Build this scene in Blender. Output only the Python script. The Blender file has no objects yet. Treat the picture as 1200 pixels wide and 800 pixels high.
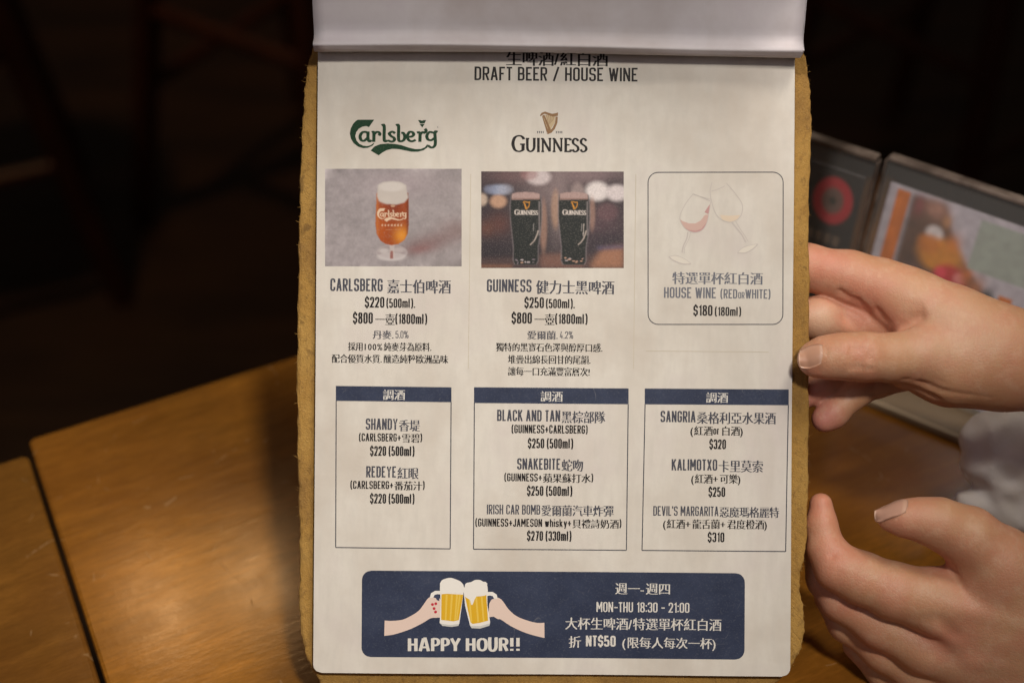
import bpy, math, random
import numpy as np
from mathutils import Vector, Matrix
from mathutils.geometry import tessellate_polygon
from mathutils.bvhtree import BVHTree

random.seed(7); np.random.seed(7)
sc = bpy.context.scene
col = sc.collection
R = math.radians
SUN = None

# ------------------------------------------------------------ camera, world, lights, exposure
PITCH = R(42.0); F = 1648.0; D = 0.616          # focal length in photo pixels, distance to the menu (m)
TABLE_Z = 0.74; CAM = Vector((0, 0, TABLE_Z + 0.55))
FW = Vector((0, math.cos(PITCH), -math.sin(PITCH))); UP = Vector((0, math.sin(PITCH), math.cos(PITCH)))
RT = Vector((1, 0, 0))
cd = bpy.data.cameras.new('camera'); cam = bpy.data.objects.new('camera', cd); col.objects.link(cam)
cam.location = CAM; cam.rotation_euler = (math.pi/2 - PITCH, 0, 0)
cd.sensor_width = 36; cd.lens = F/1200*36; cd.clip_start = 0.01; cd.clip_end = 60
cd.dof.use_dof = True; cd.dof.focus_distance = D - 0.001; cd.dof.aperture_fstop = 4.2
sc.camera = cam
w = bpy.data.worlds.new('World'); sc.world = w; w.use_nodes = True
w.node_tree.nodes['Background'].inputs[0].default_value = (1.0, 0.72, 0.52, 1)
w.node_tree.nodes['Background'].inputs[1].default_value = 0.022
sc.view_settings.view_transform = 'Standard'; sc.view_settings.look = 'None'
sc.view_settings.exposure = 0.0; sc.view_settings.gamma = 1

MC = CAM + FW*D                                  # menu centre in the world

def lamp(name, loc, target, power, size, color, spread=180, spot=None):
    if spot:
        l = bpy.data.lights.new(name, 'SPOT'); l.spot_size = R(spot); l.spot_blend = 1.0; l.shadow_soft_size = size
    else:
        l = bpy.data.lights.new(name, 'AREA'); l.shape = 'DISK'; l.size = size; l.spread = R(spread)
    l.energy = power; l.color = color
    o = bpy.data.objects.new(name, l); col.objects.link(o); o.location = loc
    d = Vector(target) - Vector(loc); o.rotation_euler = d.to_track_quat('-Z', 'Y').to_euler()
    return o
AIM = MC + Vector((-0.10, -0.06, -0.16))
lamp('ceiling_or_fill_light', MC + Vector((0.30, -0.60, 1.27)), AIM, 60.0, 0.07, (1.0, 0.925, 0.82), spot=32)
lamp('ceiling_or_fill_light', MC + Vector((0.42, 0.16, 1.30)), MC + Vector((-0.03, 0, .05)), 60.0, 0.22, (1.0, 0.90, 0.78), spot=28)
lamp('ceiling_or_fill_light', MC + Vector((-0.20, -0.45, 1.35)), (0.25, 0.58, TABLE_Z+.10), 72.0, 0.05, (1.0, 0.90, 0.82), spot=10)  # fill spot added to brighten the card holders, not a known fixture
lamp('stool_fill_light', (-0.9, 1.3, 2.3), (-0.55, 1.9, 0.3), 22.0, 0.05, (1.0, 0.62, 0.32), spot=60)  # added warm light that lifts floor and stools out of black; no source seen
lamp('ceiling_or_fill_light', MC + Vector((-0.50, -0.80, 0.95)), MC + Vector((0, 0, .05)), 6.0, 0.35, (0.90, 0.82, 0.96), spot=55)  # soft cool fill, added to tint the page and sleeve mauve
lamp('pendant_lamp', (-0.169-0.36, 0.417+0.89, TABLE_Z+1.17), (-0.169, 0.417, TABLE_Z), 1.9, 0.03, (1.0, 0.56, 0.24), spot=50)
lamp('pendant_lamp', (-0.1255-0.265, 0.4326+0.915, TABLE_Z+1.163), (-0.1255, 0.4326, TABLE_Z), 1.9, 0.03, (1.0, 0.56, 0.24), spot=50)

# ------------------------------------------------------------ frames
def cam_pt(px, py, depth):                       # world point seen at photo pixel px,py at a given depth along the view
    return CAM + RT*((px-600)/F*depth) + UP*(-(py-400)/F*depth) + FW*depth
ROT = R(0.45); S = F/D                           # pixels per metre on the page
BU = (RT*math.cos(ROT) - UP*math.sin(ROT)); BV = (RT*math.sin(ROT) + UP*math.cos(ROT)); BN = -FW
OX, OY = 648.0, 428.0
ORG = cam_pt(OX, OY, D)
MB = Matrix(((BU.x, BV.x, BN.x, ORG.x), (BU.y, BV.y, BN.y, ORG.y), (BU.z, BV.z, BN.z, ORG.z), (0, 0, 0, 1)))
def page(px, py):                                # photo pixel -> page coordinates (m)
    x = px-OX; y = -(py-OY); c, s = math.cos(ROT), math.sin(ROT)
    return ((x*c - y*s)/S, (x*s + y*c)/S)
def warp(u, v):
    return 0.00048*math.sin(u*38+1.0)*math.cos(v*30+.5)

# ------------------------------------------------------------ object helpers
def setp(o, label=None, cat=None, group=None, kind=None):
    for k, v in (('label', label), ('category', cat), ('group', group), ('kind', kind)):
        if v: o[k] = v
    return o
def empty(name, loc, label, cat, group=None, rz=0):
    o = bpy.data.objects.new(name, None); col.objects.link(o); o.location = loc; o.rotation_euler = (0, 0, rz)
    o.empty_display_size = 0.05
    return setp(o, label, cat, group)
def mesh_obj(name, verts, faces, mats, parent=None, smooth=False, fmat=None):
    m = bpy.data.meshes.new(name)
    m.from_pydata([tuple(v) for v in verts], [], [tuple(f) for f in faces])
    for x in (mats if isinstance(mats, (list, tuple)) else [mats]): m.materials.append(x)
    if fmat is not None: m.polygons.foreach_set('material_index', fmat)
    if smooth: m.polygons.foreach_set('use_smooth', [True]*len(m.polygons))
    m.update()
    o = bpy.data.objects.new(name, m); col.objects.link(o)
    if parent: o.parent = parent
    return o
def box(x0, x1, y0, y1, z0, z1, b=0.0):
    """box with chamfered vertical and top/bottom edges"""
    if b <= 0:
        v = [(x, y, z) for z in (z0, z1) for y in (y0, y1) for x in (x0, x1)]
        return v, [(0, 2, 3, 1), (4, 5, 7, 6), (0, 1, 5, 4), (2, 6, 7, 3), (0, 4, 6, 2), (1, 3, 7, 5)]
    def ring(i, z):
        return [(x0+i+b, y0+i, z), (x1-i-b, y0+i, z), (x1-i, y0+i+b, z), (x1-i, y1-i-b, z),
                (x1-i-b, y1-i, z), (x0+i+b, y1-i, z), (x0+i, y1-i-b, z), (x0+i, y0+i+b, z)]
    v = ring(b, z0) + ring(0, z0+b) + ring(0, z1-b) + ring(b*.3, z1-b*.3) + ring(b, z1)
    f = [tuple(range(7, -1, -1)), tuple(range(32, 40))]
    for k in range(4):
        for i in range(8):
            j = (i+1) % 8; f.append((k*8+i, k*8+j, k*8+8+j, k*8+8+i))
    return v, f
def merge(*parts):
    V, Fc = [], []
    for v, f in parts:
        n = len(V); V += list(v); Fc += [tuple(i+n for i in q) for q in f]
    return V, Fc
def grid_mesh(nu, nv, fn):
    V = [fn(i/nu, j/nv) for j in range(nv+1) for i in range(nu+1)]
    Fc = [(j*(nu+1)+i, j*(nu+1)+i+1, (j+1)*(nu+1)+i+1, (j+1)*(nu+1)+i) for j in range(nv) for i in range(nu)]
    return V, Fc
def prism(a, b, ra, rb, n=10, flat=1.0):
    a, b = Vector(a), Vector(b); d = (b-a).normalized()
    x = d.orthogonal().normalized(); y = d.cross(x)
    V = []
    for p, r in ((a, ra), (b, rb)):
        for i in range(n):
            t = 2*math.pi*i/n; V.append(p + x*(r*math.cos(t)) + y*(r*flat*math.sin(t)))
    Fc = [(i, (i+1) % n, n+(i+1) % n, n+i) for i in range(n)] + [tuple(range(n-1, -1, -1)), tuple(range(n, 2*n))]
    return V, Fc

# ------------------------------------------------------------ materials
def lin(c):
    return tuple((x/12.92 if x <= .04045 else ((x+.055)/1.055)**2.4) for x in [k/255 for k in c])
class Mat:
    def __init__(s, name, color=(.5, .5, .5), rough=.5, **kw):
        s.m = bpy.data.materials.new(name); s.m.use_nodes = True
        s.t = s.m.node_tree; s.b = s.t.nodes['Principled BSDF']
        s.b.inputs['Base Color'].default_value = (*color, 1); s.b.inputs['Roughness'].default_value = rough
        for k, v in kw.items(): s.b.inputs[k.replace('_', ' ')].default_value = v
    def n(s, typ, **kw):
        nd = s.t.nodes.new(typ)
        for k, v in kw.items():
            if isinstance(v, tuple) and k.startswith('i'): nd.inputs[v[0]].default_value = v[1]
            else: setattr(nd, k, v)
        return nd
    def l(s, a, b): s.t.links.new(a, b)
    def coords(s, scale=(1, 1, 1), rot=(0, 0, 0), loc=(0, 0, 0)):
        tc = s.n('ShaderNodeTexCoord'); mp = s.n('ShaderNodeMapping')
        mp.inputs['Scale'].default_value = scale; mp.inputs['Rotation'].default_value = rot; mp.inputs['Location'].default_value = loc
        s.l(tc.outputs['Object'], mp.inputs[0]); return mp.outputs[0]
    def noise(s, vec, scale, detail=4, rough=.55, dist=0):
        nd = s.n('ShaderNodeTexNoise'); s.l(vec, nd.inputs['Vector'])
        nd.inputs['Scale'].default_value = scale; nd.inputs['Detail'].default_value = detail
        nd.inputs['Roughness'].default_value = rough; nd.inputs['Distortion'].default_value = dist
        return nd.outputs['Fac']
    def ramp(s, fac, stops):
        r = s.n('ShaderNodeValToRGB'); e = r.color_ramp.elements
        while len(e) < len(stops): e.new(.5)
        for i, (p, c) in enumerate(stops):
            e[i].position = p; e[i].color = (*c, 1) if len(c) == 3 else c
        s.l(fac, r.inputs[0]); return r.outputs[0]
    def mix(s, fac, a, b, mode='MIX'):
        m = s.n('ShaderNodeMix', data_type='RGBA', blend_type=mode)
        for v, sk in ((fac, m.inputs[0]), (a, m.inputs[6]), (b, m.inputs[7])):
            if isinstance(v, (int, float)): sk.default_value = v
            elif isinstance(v, tuple): sk.default_value = (*v, 1)
            else: s.l(v, sk)
        return m.outputs[2]
    def math(s, op, a, b=0.0):
        m = s.n('ShaderNodeMath', operation=op)
        for v, sk in ((a, m.inputs[0]), (b, m.inputs[1])):
            if isinstance(v, (int, float)): sk.default_value = v
            else: s.l(v, sk)
        return m.outputs[0]
    def bump(s, h, strength=.3, dist=.001):
        b = s.n('ShaderNodeBump'); b.inputs['Strength'].default_value = strength; b.inputs['Distance'].default_value = dist
        s.l(h, b.inputs['Height']); s.l(b.outputs[0], s.b.inputs['Normal'])
    def color(s, c): s.l(c, s.b.inputs['Base Color'])
    def rough(s, c): s.l(c, s.b.inputs['Roughness'])

def paper_mat(name, base, mott=.5):
    M = Mat(name, base, .6, Specular_IOR_Level=.22)
    v = M.coords()
    vs = M.coords(scale=(1, .25, 1))
    a = M.noise(v, 14, 5, .6); b = M.noise(vs, 260, 3, .6); c = M.noise(v, 900, 2, .5); d = M.noise(vs, 45, 4, .6, .5)
    hi = base; lo = tuple(x*k for x, k in zip(base, (.80, .76, .73))); mv = tuple(x*k for x, k in zip(base, (.90, .86, .90)))
    r = M.ramp(a, [(.32, lo), (.52, hi), (.7, mv)])
    r = M.mix(M.math('MULTIPLY', M.ramp(d, [(.42, (0, 0, 0)), (.62, (1, 1, 1))]), .35*mott), r, lo)
    r = M.mix(M.math('MULTIPLY', M.ramp(b, [(.45, (0, 0, 0)), (.65, (1, 1, 1))]), .28*mott), r, tuple(x*.80 for x in base))
    r = M.mix(M.math('MULTIPLY', c, .16*mott), r, tuple(x*.7 for x in base))
    M.color(r); M.bump(M.noise(v, 120, 4, .6), .25, .0004)
    return M.m
m_paper = paper_mat('aged_paper', (.70, .668, .612), 1.0)
m_white = paper_mat('white_paper', (.62, .59, .62), .25)

def ink(name, c, rough=.5, wear=.25):
    M = Mat(name, c, rough, Specular_IOR_Level=.10); v = M.coords()
    n = M.noise(v, 2600, 2, .6)
    M.color(M.mix(M.math('MULTIPLY', M.ramp(n, [(.48, (0, 0, 0)), (.72, (1, 1, 1))]), wear), c, (.45, .42, .36)))
    return M.m
m_black = ink('black_ink', (.016, .014, .016), .45, .12)
m_grey = ink('slate_ink', (.060, .064, .088), .5, .22)
m_fade = ink('faded_slate_ink', (.155, .165, .20), .5, .3)
m_green = ink('green_ink', (.008, .040, .018), .45, .10)
m_gold = ink('bronze_ink', (.26, .15, .075), .45, .15)
m_pgold = ink('pale_gold_ink', (.52, .41, .26), .45, .1)
m_ltext = ink('reversed_white_ink', (.68, .66, .62), .5, .1)
m_line = ink('rule_ink', (.05, .055, .075), .5, .2)
m_fold = ink('faint_rule_ink', (.56, .51, .42), .5, .1)
m_skinp = ink('pink_ink', (.72, .57, .50), .5, .1)
m_red = ink('crimson_ink', (.50, .03, .05), .5, .1)
m_foam = ink('foam_ink', (.78, .76, .72), .5, .05)
m_glassp = ink('pale_glass_ink', (.55, .55, .53), .5, .05)
m_amber = ink('amber_ink', (.68, .40, .02), .5, .1)
m_amber2 = ink('pale_amber_ink', (.76, .52, .08), .5, .1)
m_navyl = ink('navy_ink', (.040, .052, .105), .5, .18)
def navy():
    M = Mat('worn_navy_print', (.04, .052, .105), .42, Specular_IOR_Level=.2); v = M.coords()
    a = M.noise(v, 60, 5, .7); c = M.noise(v, 1500, 2, .6)
    base = M.ramp(a, [(.3, (.026, .034, .066)), (.6, (.038, .049, .090)), (.8, (.050, .062, .105))])
    base = M.mix(M.math('MULTIPLY', M.ramp(c, [(.55, (0, 0, 0)), (.75, (1, 1, 1))]), .35), base, (.13, .14, .17))
    # fine curved scratches
    vo = M.n('ShaderNodeTexVoronoi', feature='DISTANCE_TO_EDGE'); vo.inputs['Scale'].default_value = 55
    nz = M.n('ShaderNodeTexNoise'); nz.inputs['Scale'].default_value = 40
    mv = M.mix(.06, v, nz.outputs['Color'], 'ADD'); M.l(v, nz.inputs['Vector']); M.l(mv, vo.inputs['Vector'])
    e = M.ramp(vo.outputs['Distance'], [(0, (1, 1, 1)), (.012, (0, 0, 0))])
    g = M.ramp(M.noise(v, 75, 3, .6), [(.56, (0, 0, 0)), (.66, (1, 1, 1))])
    M.color(M.mix(M.math('MULTIPLY', M.math('MULTIPLY', e, g), .30), base, (.34, .34, .34)))
    M.bump(M.noise(v, 300, 3, .6), .2, .0003)
    return M.m
m_navy = navy()
def vcol(name, rough=.45):
    M = Mat(name, (.5, .5, .5), rough, Specular_IOR_Level=.2); a = M.n('ShaderNodeAttribute', attribute_name='Col')
    n = M.noise(M.coords(), 1700, 2, .6)
    M.color(M.mix(M.math('MULTIPLY', M.ramp(n, [(.5, (0, 0, 0)), (.75, (1, 1, 1))]), .16), a.outputs['Color'], (.42, .38, .34)))
    return M.m
m_print = vcol('printed_picture')

def board_mat():
    M = Mat('tan_fibreboard', (.33, .19, .05), .85)
    v = M.coords(); vs = M.coords(scale=(1, .55, 1))
    a = M.noise(v, 22, 5, .65); b = M.noise(vs, 420, 4, .75); c = M.noise(v, 1500, 3, .7)
    r = M.ramp(a, [(.28, (.225, .118, .030)), (.5, (.380, .210, .045)), (.72, (.46, .275, .070))])
    r = M.mix(M.math('MULTIPLY', M.ramp(b, [(.50, (0, 0, 0)), (.70, (1, 1, 1))]), .55), r, (.15, .075, .018))
    r = M.mix(M.math('MULTIPLY', M.ramp(c, [(.58, (0, 0, 0)), (.74, (1, 1, 1))]), .55), r, (.55, .39, .17))
    r = M.mix(M.math('MULTIPLY', M.ramp(M.noise(v, 75, 3, .6), [(.66, (0, 0, 0)), (.70, (1, 1, 1))]), .5), r, (.10, .05, .012))
    M.color(r); M.bump(M.math('ADD', b, M.math('MULTIPLY', c, .6)), .8, .0009)
    return M.m
m_board = board_mat()

def wood_mat(name, tint, rot, seed):
    M = Mat(name, (.2, .1, .03), .35)
    v = M.coords(scale=(1, 6.5, 1), rot=(0, 0, rot), loc=(seed, seed*.7, 0))
    a = M.noise(v, 5.5, 6, .65, .8); b = M.noise(v, 42, 5, .7, .3); c = M.noise(v, 190, 3, .7)
    v1 = M.coords(loc=(seed, 0, 0))
    d = M.noise(v1, 9, 4, .55)
    c1 = tuple(x*.62 for x in tint); c2 = tint; c3 = tuple(x*1.35 for x in tint)
    r = M.ramp(a, [(.3, c1), (.5, c2), (.7, c3)])
    r = M.mix(M.math('MULTIPLY', M.ramp(b, [(.42, (0, 0, 0)), (.66, (1, 1, 1))]), .50), r, tuple(x*.50 for x in tint))
    r = M.mix(M.math('MULTIPLY', M.ramp(c, [(.46, (0, 0, 0)), (.64, (1, 1, 1))]), .32), r, tuple(x*.40 for x in tint))
    r = M.mix(M.math('MULTIPLY', M.ramp(d, [(.42, (0, 0, 0)), (.62, (1, 1, 1))]), .55), r, tuple(x*k for x, k in zip(tint, (.50, .42, .5))))
    # scratches: thin broken pale lines
    w1 = M.n('ShaderNodeTexVoronoi', feature='DISTANCE_TO_EDGE'); w1.inputs['Scale'].default_value = 22
    nz = M.n('ShaderNodeTexNoise'); nz.inputs['Scale'].default_value = 6; M.l(v1, nz.inputs['Vector'])
    M.l(M.mix(.25, v1, nz.outputs['Color'], 'ADD'), w1.inputs['Vector'])
    e = M.ramp(w1.outputs['Distance'], [(0, (1, 1, 1)), (.010, (0, 0, 0))])
    g = M.ramp(M.noise(v1, 95, 2, .5), [(.58, (0, 0, 0)), (.64, (1, 1, 1))])
    sc_ = M.math('MULTIPLY', e, g)
    M.color(M.mix(M.math('MULTIPLY', sc_, .32), r, (.42, .30, .16)))
    M.rough(M.math('ADD', M.math('MULTIPLY', M.noise(v1, 55, 5, .7), .14), M.math('ADD', M.math('MULTIPLY', sc_, .25), .10)))
    M.b.inputs['Coat Weight'].default_value = .0
    M.bump(M.math('ADD', M.math('MULTIPLY', b, 1.0), M.math('MULTIPLY', M.noise(v1, 260, 4, .7), .5)), .11, .0004)
    return M.m
JA = R(25.0)
m_wood = wood_mat('varnished_table_wood', (.28, .112, .014), -JA, 0.3)
m_wood2 = wood_mat('varnished_table_wood_darker', (.20, .086, .014), -JA, 2.9)

def skin_mat():
    M = Mat('skin', (.6, .4, .3), .42)
    a = M.n('ShaderNodeAttribute', attribute_name='Col'); v = M.coords()
    n1 = M.noise(v, 55, 4, .6); n2 = M.noise(v, 260, 3, .6)
    r = M.mix(M.math('MULTIPLY', M.ramp(n1, [(.42, (0, 0, 0)), (.62, (1, 1, 1))]), .42), a.outputs['Color'], (.56, .225, .15))
    r = M.mix(M.math('MULTIPLY', M.ramp(M.noise(v, 120, 4, .7), [(.50, (0, 0, 0)), (.66, (1, 1, 1))]), .30), r, (.66, .44, .30))
    r = M.mix(M.math('MULTIPLY', M.ramp(n2, [(.5, (0, 0, 0)), (.75, (1, 1, 1))]), .18), r, (.62, .42, .27))
    M.color(r)
    M.b.subsurface_method = 'RANDOM_WALK' if hasattr(M.b, 'subsurface_method') else 'BURLEY'
    M.b.inputs['Subsurface Weight'].default_value = .12
    M.b.inputs['Subsurface Radius'].default_value = (1.0, .32, .16); M.b.inputs['Subsurface Scale'].default_value = .0035
    vo = M.n('ShaderNodeTexVoronoi', feature='DISTANCE_TO_EDGE'); vo.inputs['Scale'].default_value = 620
    nz = M.n('ShaderNodeTexNoise'); nz.inputs['Scale'].default_value = 300; M.l(v, nz.inputs['Vector'])
    M.l(M.mix(.002, v, nz.outputs['Color'], 'ADD'), vo.inputs['Vector'])
    h = M.math('ADD', M.math('MULTIPLY', M.ramp(vo.outputs['Distance'], [(0, (0, 0, 0)), (.16, (1, 1, 1))]), .5), M.math('MULTIPLY', M.noise(M.coords(scale=(3.5, 1, 1), rot=(0, 0, .2)), 180, 4, .65), .5))
    M.bump(h, .26, .0004)
    M.rough(M.math('ADD', M.math('MULTIPLY', n2, .22), .40))
    return M.m
m_skin = skin_mat()
Mn = Mat('fingernail', (.62, .40, .31), .32, Coat_Weight=.2, Coat_Roughness=.2)
_a = Mn.n('ShaderNodeAttribute', attribute_name='Col'); Mn.color(_a.outputs['Color'])
m_nail = Mn.m
def cloth_mat():
    M = Mat('white_cotton', (.78, .74, .73), .85); v = M.coords()
    M.color(M.ramp(M.noise(v, 30, 4, .6), [(.3, (.70, .65, .58)), (.7, (.82, .79, .80))]))
    M.bump(M.noise(v, 900, 2, .6), .4, .0004)
    M.b.inputs['Sheen Weight'].default_value = .2
    return M.m
m_cloth = cloth_mat()
m_acr = Mat('clear_acrylic', (.5, .5, .48), .08, Alpha=.10).m
def rim():
    M = Mat('frosted_acrylic_edge', (.34, .27, .22), .3, Transmission_Weight=.25)
    M.color(M.ramp(M.noise(M.coords(), 70, 3, .6), [(.35, (.10, .075, .06)), (.7, (.30, .24, .20))]))
    return M.m
m_rim = rim()
m_base = Mat('hazy_acrylic_foot', (.15, .105, .06), .35).m
m_lip = Mat('pale_acrylic_lip', (.34, .26, .17), .4).m
def floor_mat():
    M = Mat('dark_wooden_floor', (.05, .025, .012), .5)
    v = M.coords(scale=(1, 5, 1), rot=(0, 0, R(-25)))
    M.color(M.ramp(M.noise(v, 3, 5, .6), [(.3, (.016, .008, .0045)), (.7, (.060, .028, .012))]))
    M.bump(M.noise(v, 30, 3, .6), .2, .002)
    return M.m
m_floor = floor_mat()
def stool_mat():
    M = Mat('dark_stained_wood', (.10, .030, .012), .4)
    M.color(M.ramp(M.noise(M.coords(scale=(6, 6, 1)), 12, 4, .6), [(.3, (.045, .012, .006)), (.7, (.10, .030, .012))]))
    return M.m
m_stool = stool_mat()

# ------------------------------------------------------------ setting: floor, tables
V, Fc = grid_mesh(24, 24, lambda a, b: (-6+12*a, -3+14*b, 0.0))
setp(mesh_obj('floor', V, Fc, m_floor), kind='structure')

def on_table(px, py, z=TABLE_Z):
    d = cam_pt(px, py, 1.0) - CAM; t = (z - CAM.z)/d.z
    return CAM + d*t
A = on_table(32, 514); B = on_table(346, 416)
d1 = Vector((B.x-A.x, B.y-A.y, 0)).normalized(); ang = math.atan2(d1.y, d1.x)
def table(loc, ang, x0, x1, depth, thick, label, m, zoff=0.0):
    t = empty('wooden_table', (loc.x, loc.y, 0), label, 'table', 'wooden tables pushed together', ang)
    zt = TABLE_Z + zoff
    v, f = box(x0, x1, -depth, 0, zt-thick, zt, .0022)
    mesh_obj('tabletop', v, f, m, t)
    for y in (-.085, -depth+.06):
        v, f = box(x0+.06, x1-.06, y, y+.025, zt-thick-.09, zt-thick-.001); mesh_obj('apron', v, f, m_stool, t)
    for sx in (x0+.07, x1-.12):
        for sy in (-depth+.09, -.14):
            v, f = box(sx, sx+.05, sy, sy+.05, 0, zt-thick-.002, .004)
            mesh_obj('table_leg', v, f, m_stool, t)
    return t
TX = 0.2
while True:
    q = A+d1*TX-CAM
    if 600+F*q.x/q.dot(FW) > 1034: break
    TX += .002
table(A, ang, 0.0, TX, 0.78, .028, 'glossy orange-brown wooden table under the menu with two lamp reflections', m_wood)
C3 = on_table(33, 531, TABLE_Z-.002); d2 = Vector((-math.sin(ang), math.cos(ang), 0))
C3 = A + d2*(C3-A).dot(d2)
table(C3, ang, -0.75, -0.0022, 0.78, .028, 'duller brown wooden table at the left across the narrow dark gap', m_wood2, -.002)

# ------------------------------------------------------------ polygons, strokes, glyphs
def fillet(pts, closed=False, seg=4):
    n = len(pts); out = []
    for i, p in enumerate(pts):
        r = p[2] if len(p) > 2 else 0
        if r <= 0 or (not closed and i in (0, n-1)): out.append((p[0], p[1])); continue
        a = np.array(pts[i-1][:2], float); b = np.array(p[:2], float); c = np.array(pts[(i+1) % n][:2], float)
        la, lc = np.linalg.norm(a-b), np.linalg.norm(c-b); rr = min(r, la/2*.999, lc/2*.999)
        p0 = b+(a-b)/la*rr; p1 = b+(c-b)/lc*rr
        for k in range(seg+1):
            t = k/seg; q = (1-t)**2*p0 + 2*t*(1-t)*b + t*t*p1
            q = q*.55 + .45*((b-(b-p0)*(1-math.sin(t*math.pi/2))*1.0) - (b-p1)*(1-math.cos(t*math.pi/2)))
            out.append((q[0], q[1]))
    return out
def smooth_path(pts, closed=False, seg=4):
    """Catmull-Rom through the points"""
    P = [np.array(p, float) for p in pts]; n = len(P); out = []
    rng = range(n) if closed else range(n-1)
    for i in rng:
        p1, p2 = P[i], P[(i+1) % n]
        p0 = P[i-1] if (closed or i > 0) else p1; p3 = P[(i+2) % n] if (closed or i+2 < n) else p2
        for k in range(seg):
            t = k/seg
            out.append(tuple(.5*((2*p1)+(-p0+p2)*t+(2*p0-5*p1+4*p2-p3)*t*t+(-p0+3*p1-3*p2+p3)*t**3)))
    if not closed: out.append(tuple(P[-1]))
    return out
def strip(pts, wx, wy, closed=False):
    """polyline -> quads; pen is an ellipse wx by wy"""
    P = [np.array(p, float) for p in pts]; Q = [P[0]]
    for p in P[1:]:
        if np.linalg.norm(p-Q[-1]) > 1e-5: Q.append(p)
    if closed and np.linalg.norm(Q[0]-Q[-1]) < 1e-5: Q.pop()
    n = len(Q); L, Rr = [], []
    if n < 2: return []
    for i in range(n):
        a = Q[i-1] if (closed or i > 0) else None; c = Q[(i+1) % n] if (closed or i < n-1) else None
        d = []
        if a is not None: v = Q[i]-a; d.append(v/np.linalg.norm(v))
        if c is not None: v = c-Q[i]; d.append(v/np.linalg.norm(v))
        ns = [np.array((-x[1], x[0])) for x in d]
        m = sum(ns); ln = np.linalg.norm(m)
        if ln < 1e-4: m = ns[0]
        else:
            m = m/ln; m = m/max(.45, float(m@ns[0]))
        off = np.array((m[0]*wx/2, m[1]*wy/2)); L.append(Q[i]+off); Rr.append(Q[i]-off)
    out = []
    for i in range(n if closed else n-1):
        j = (i+1) % n; out.append([tuple(L[i]), tuple(Rr[i]), tuple(Rr[j]), tuple(L[j])])
    return out
r_ = .13
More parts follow.
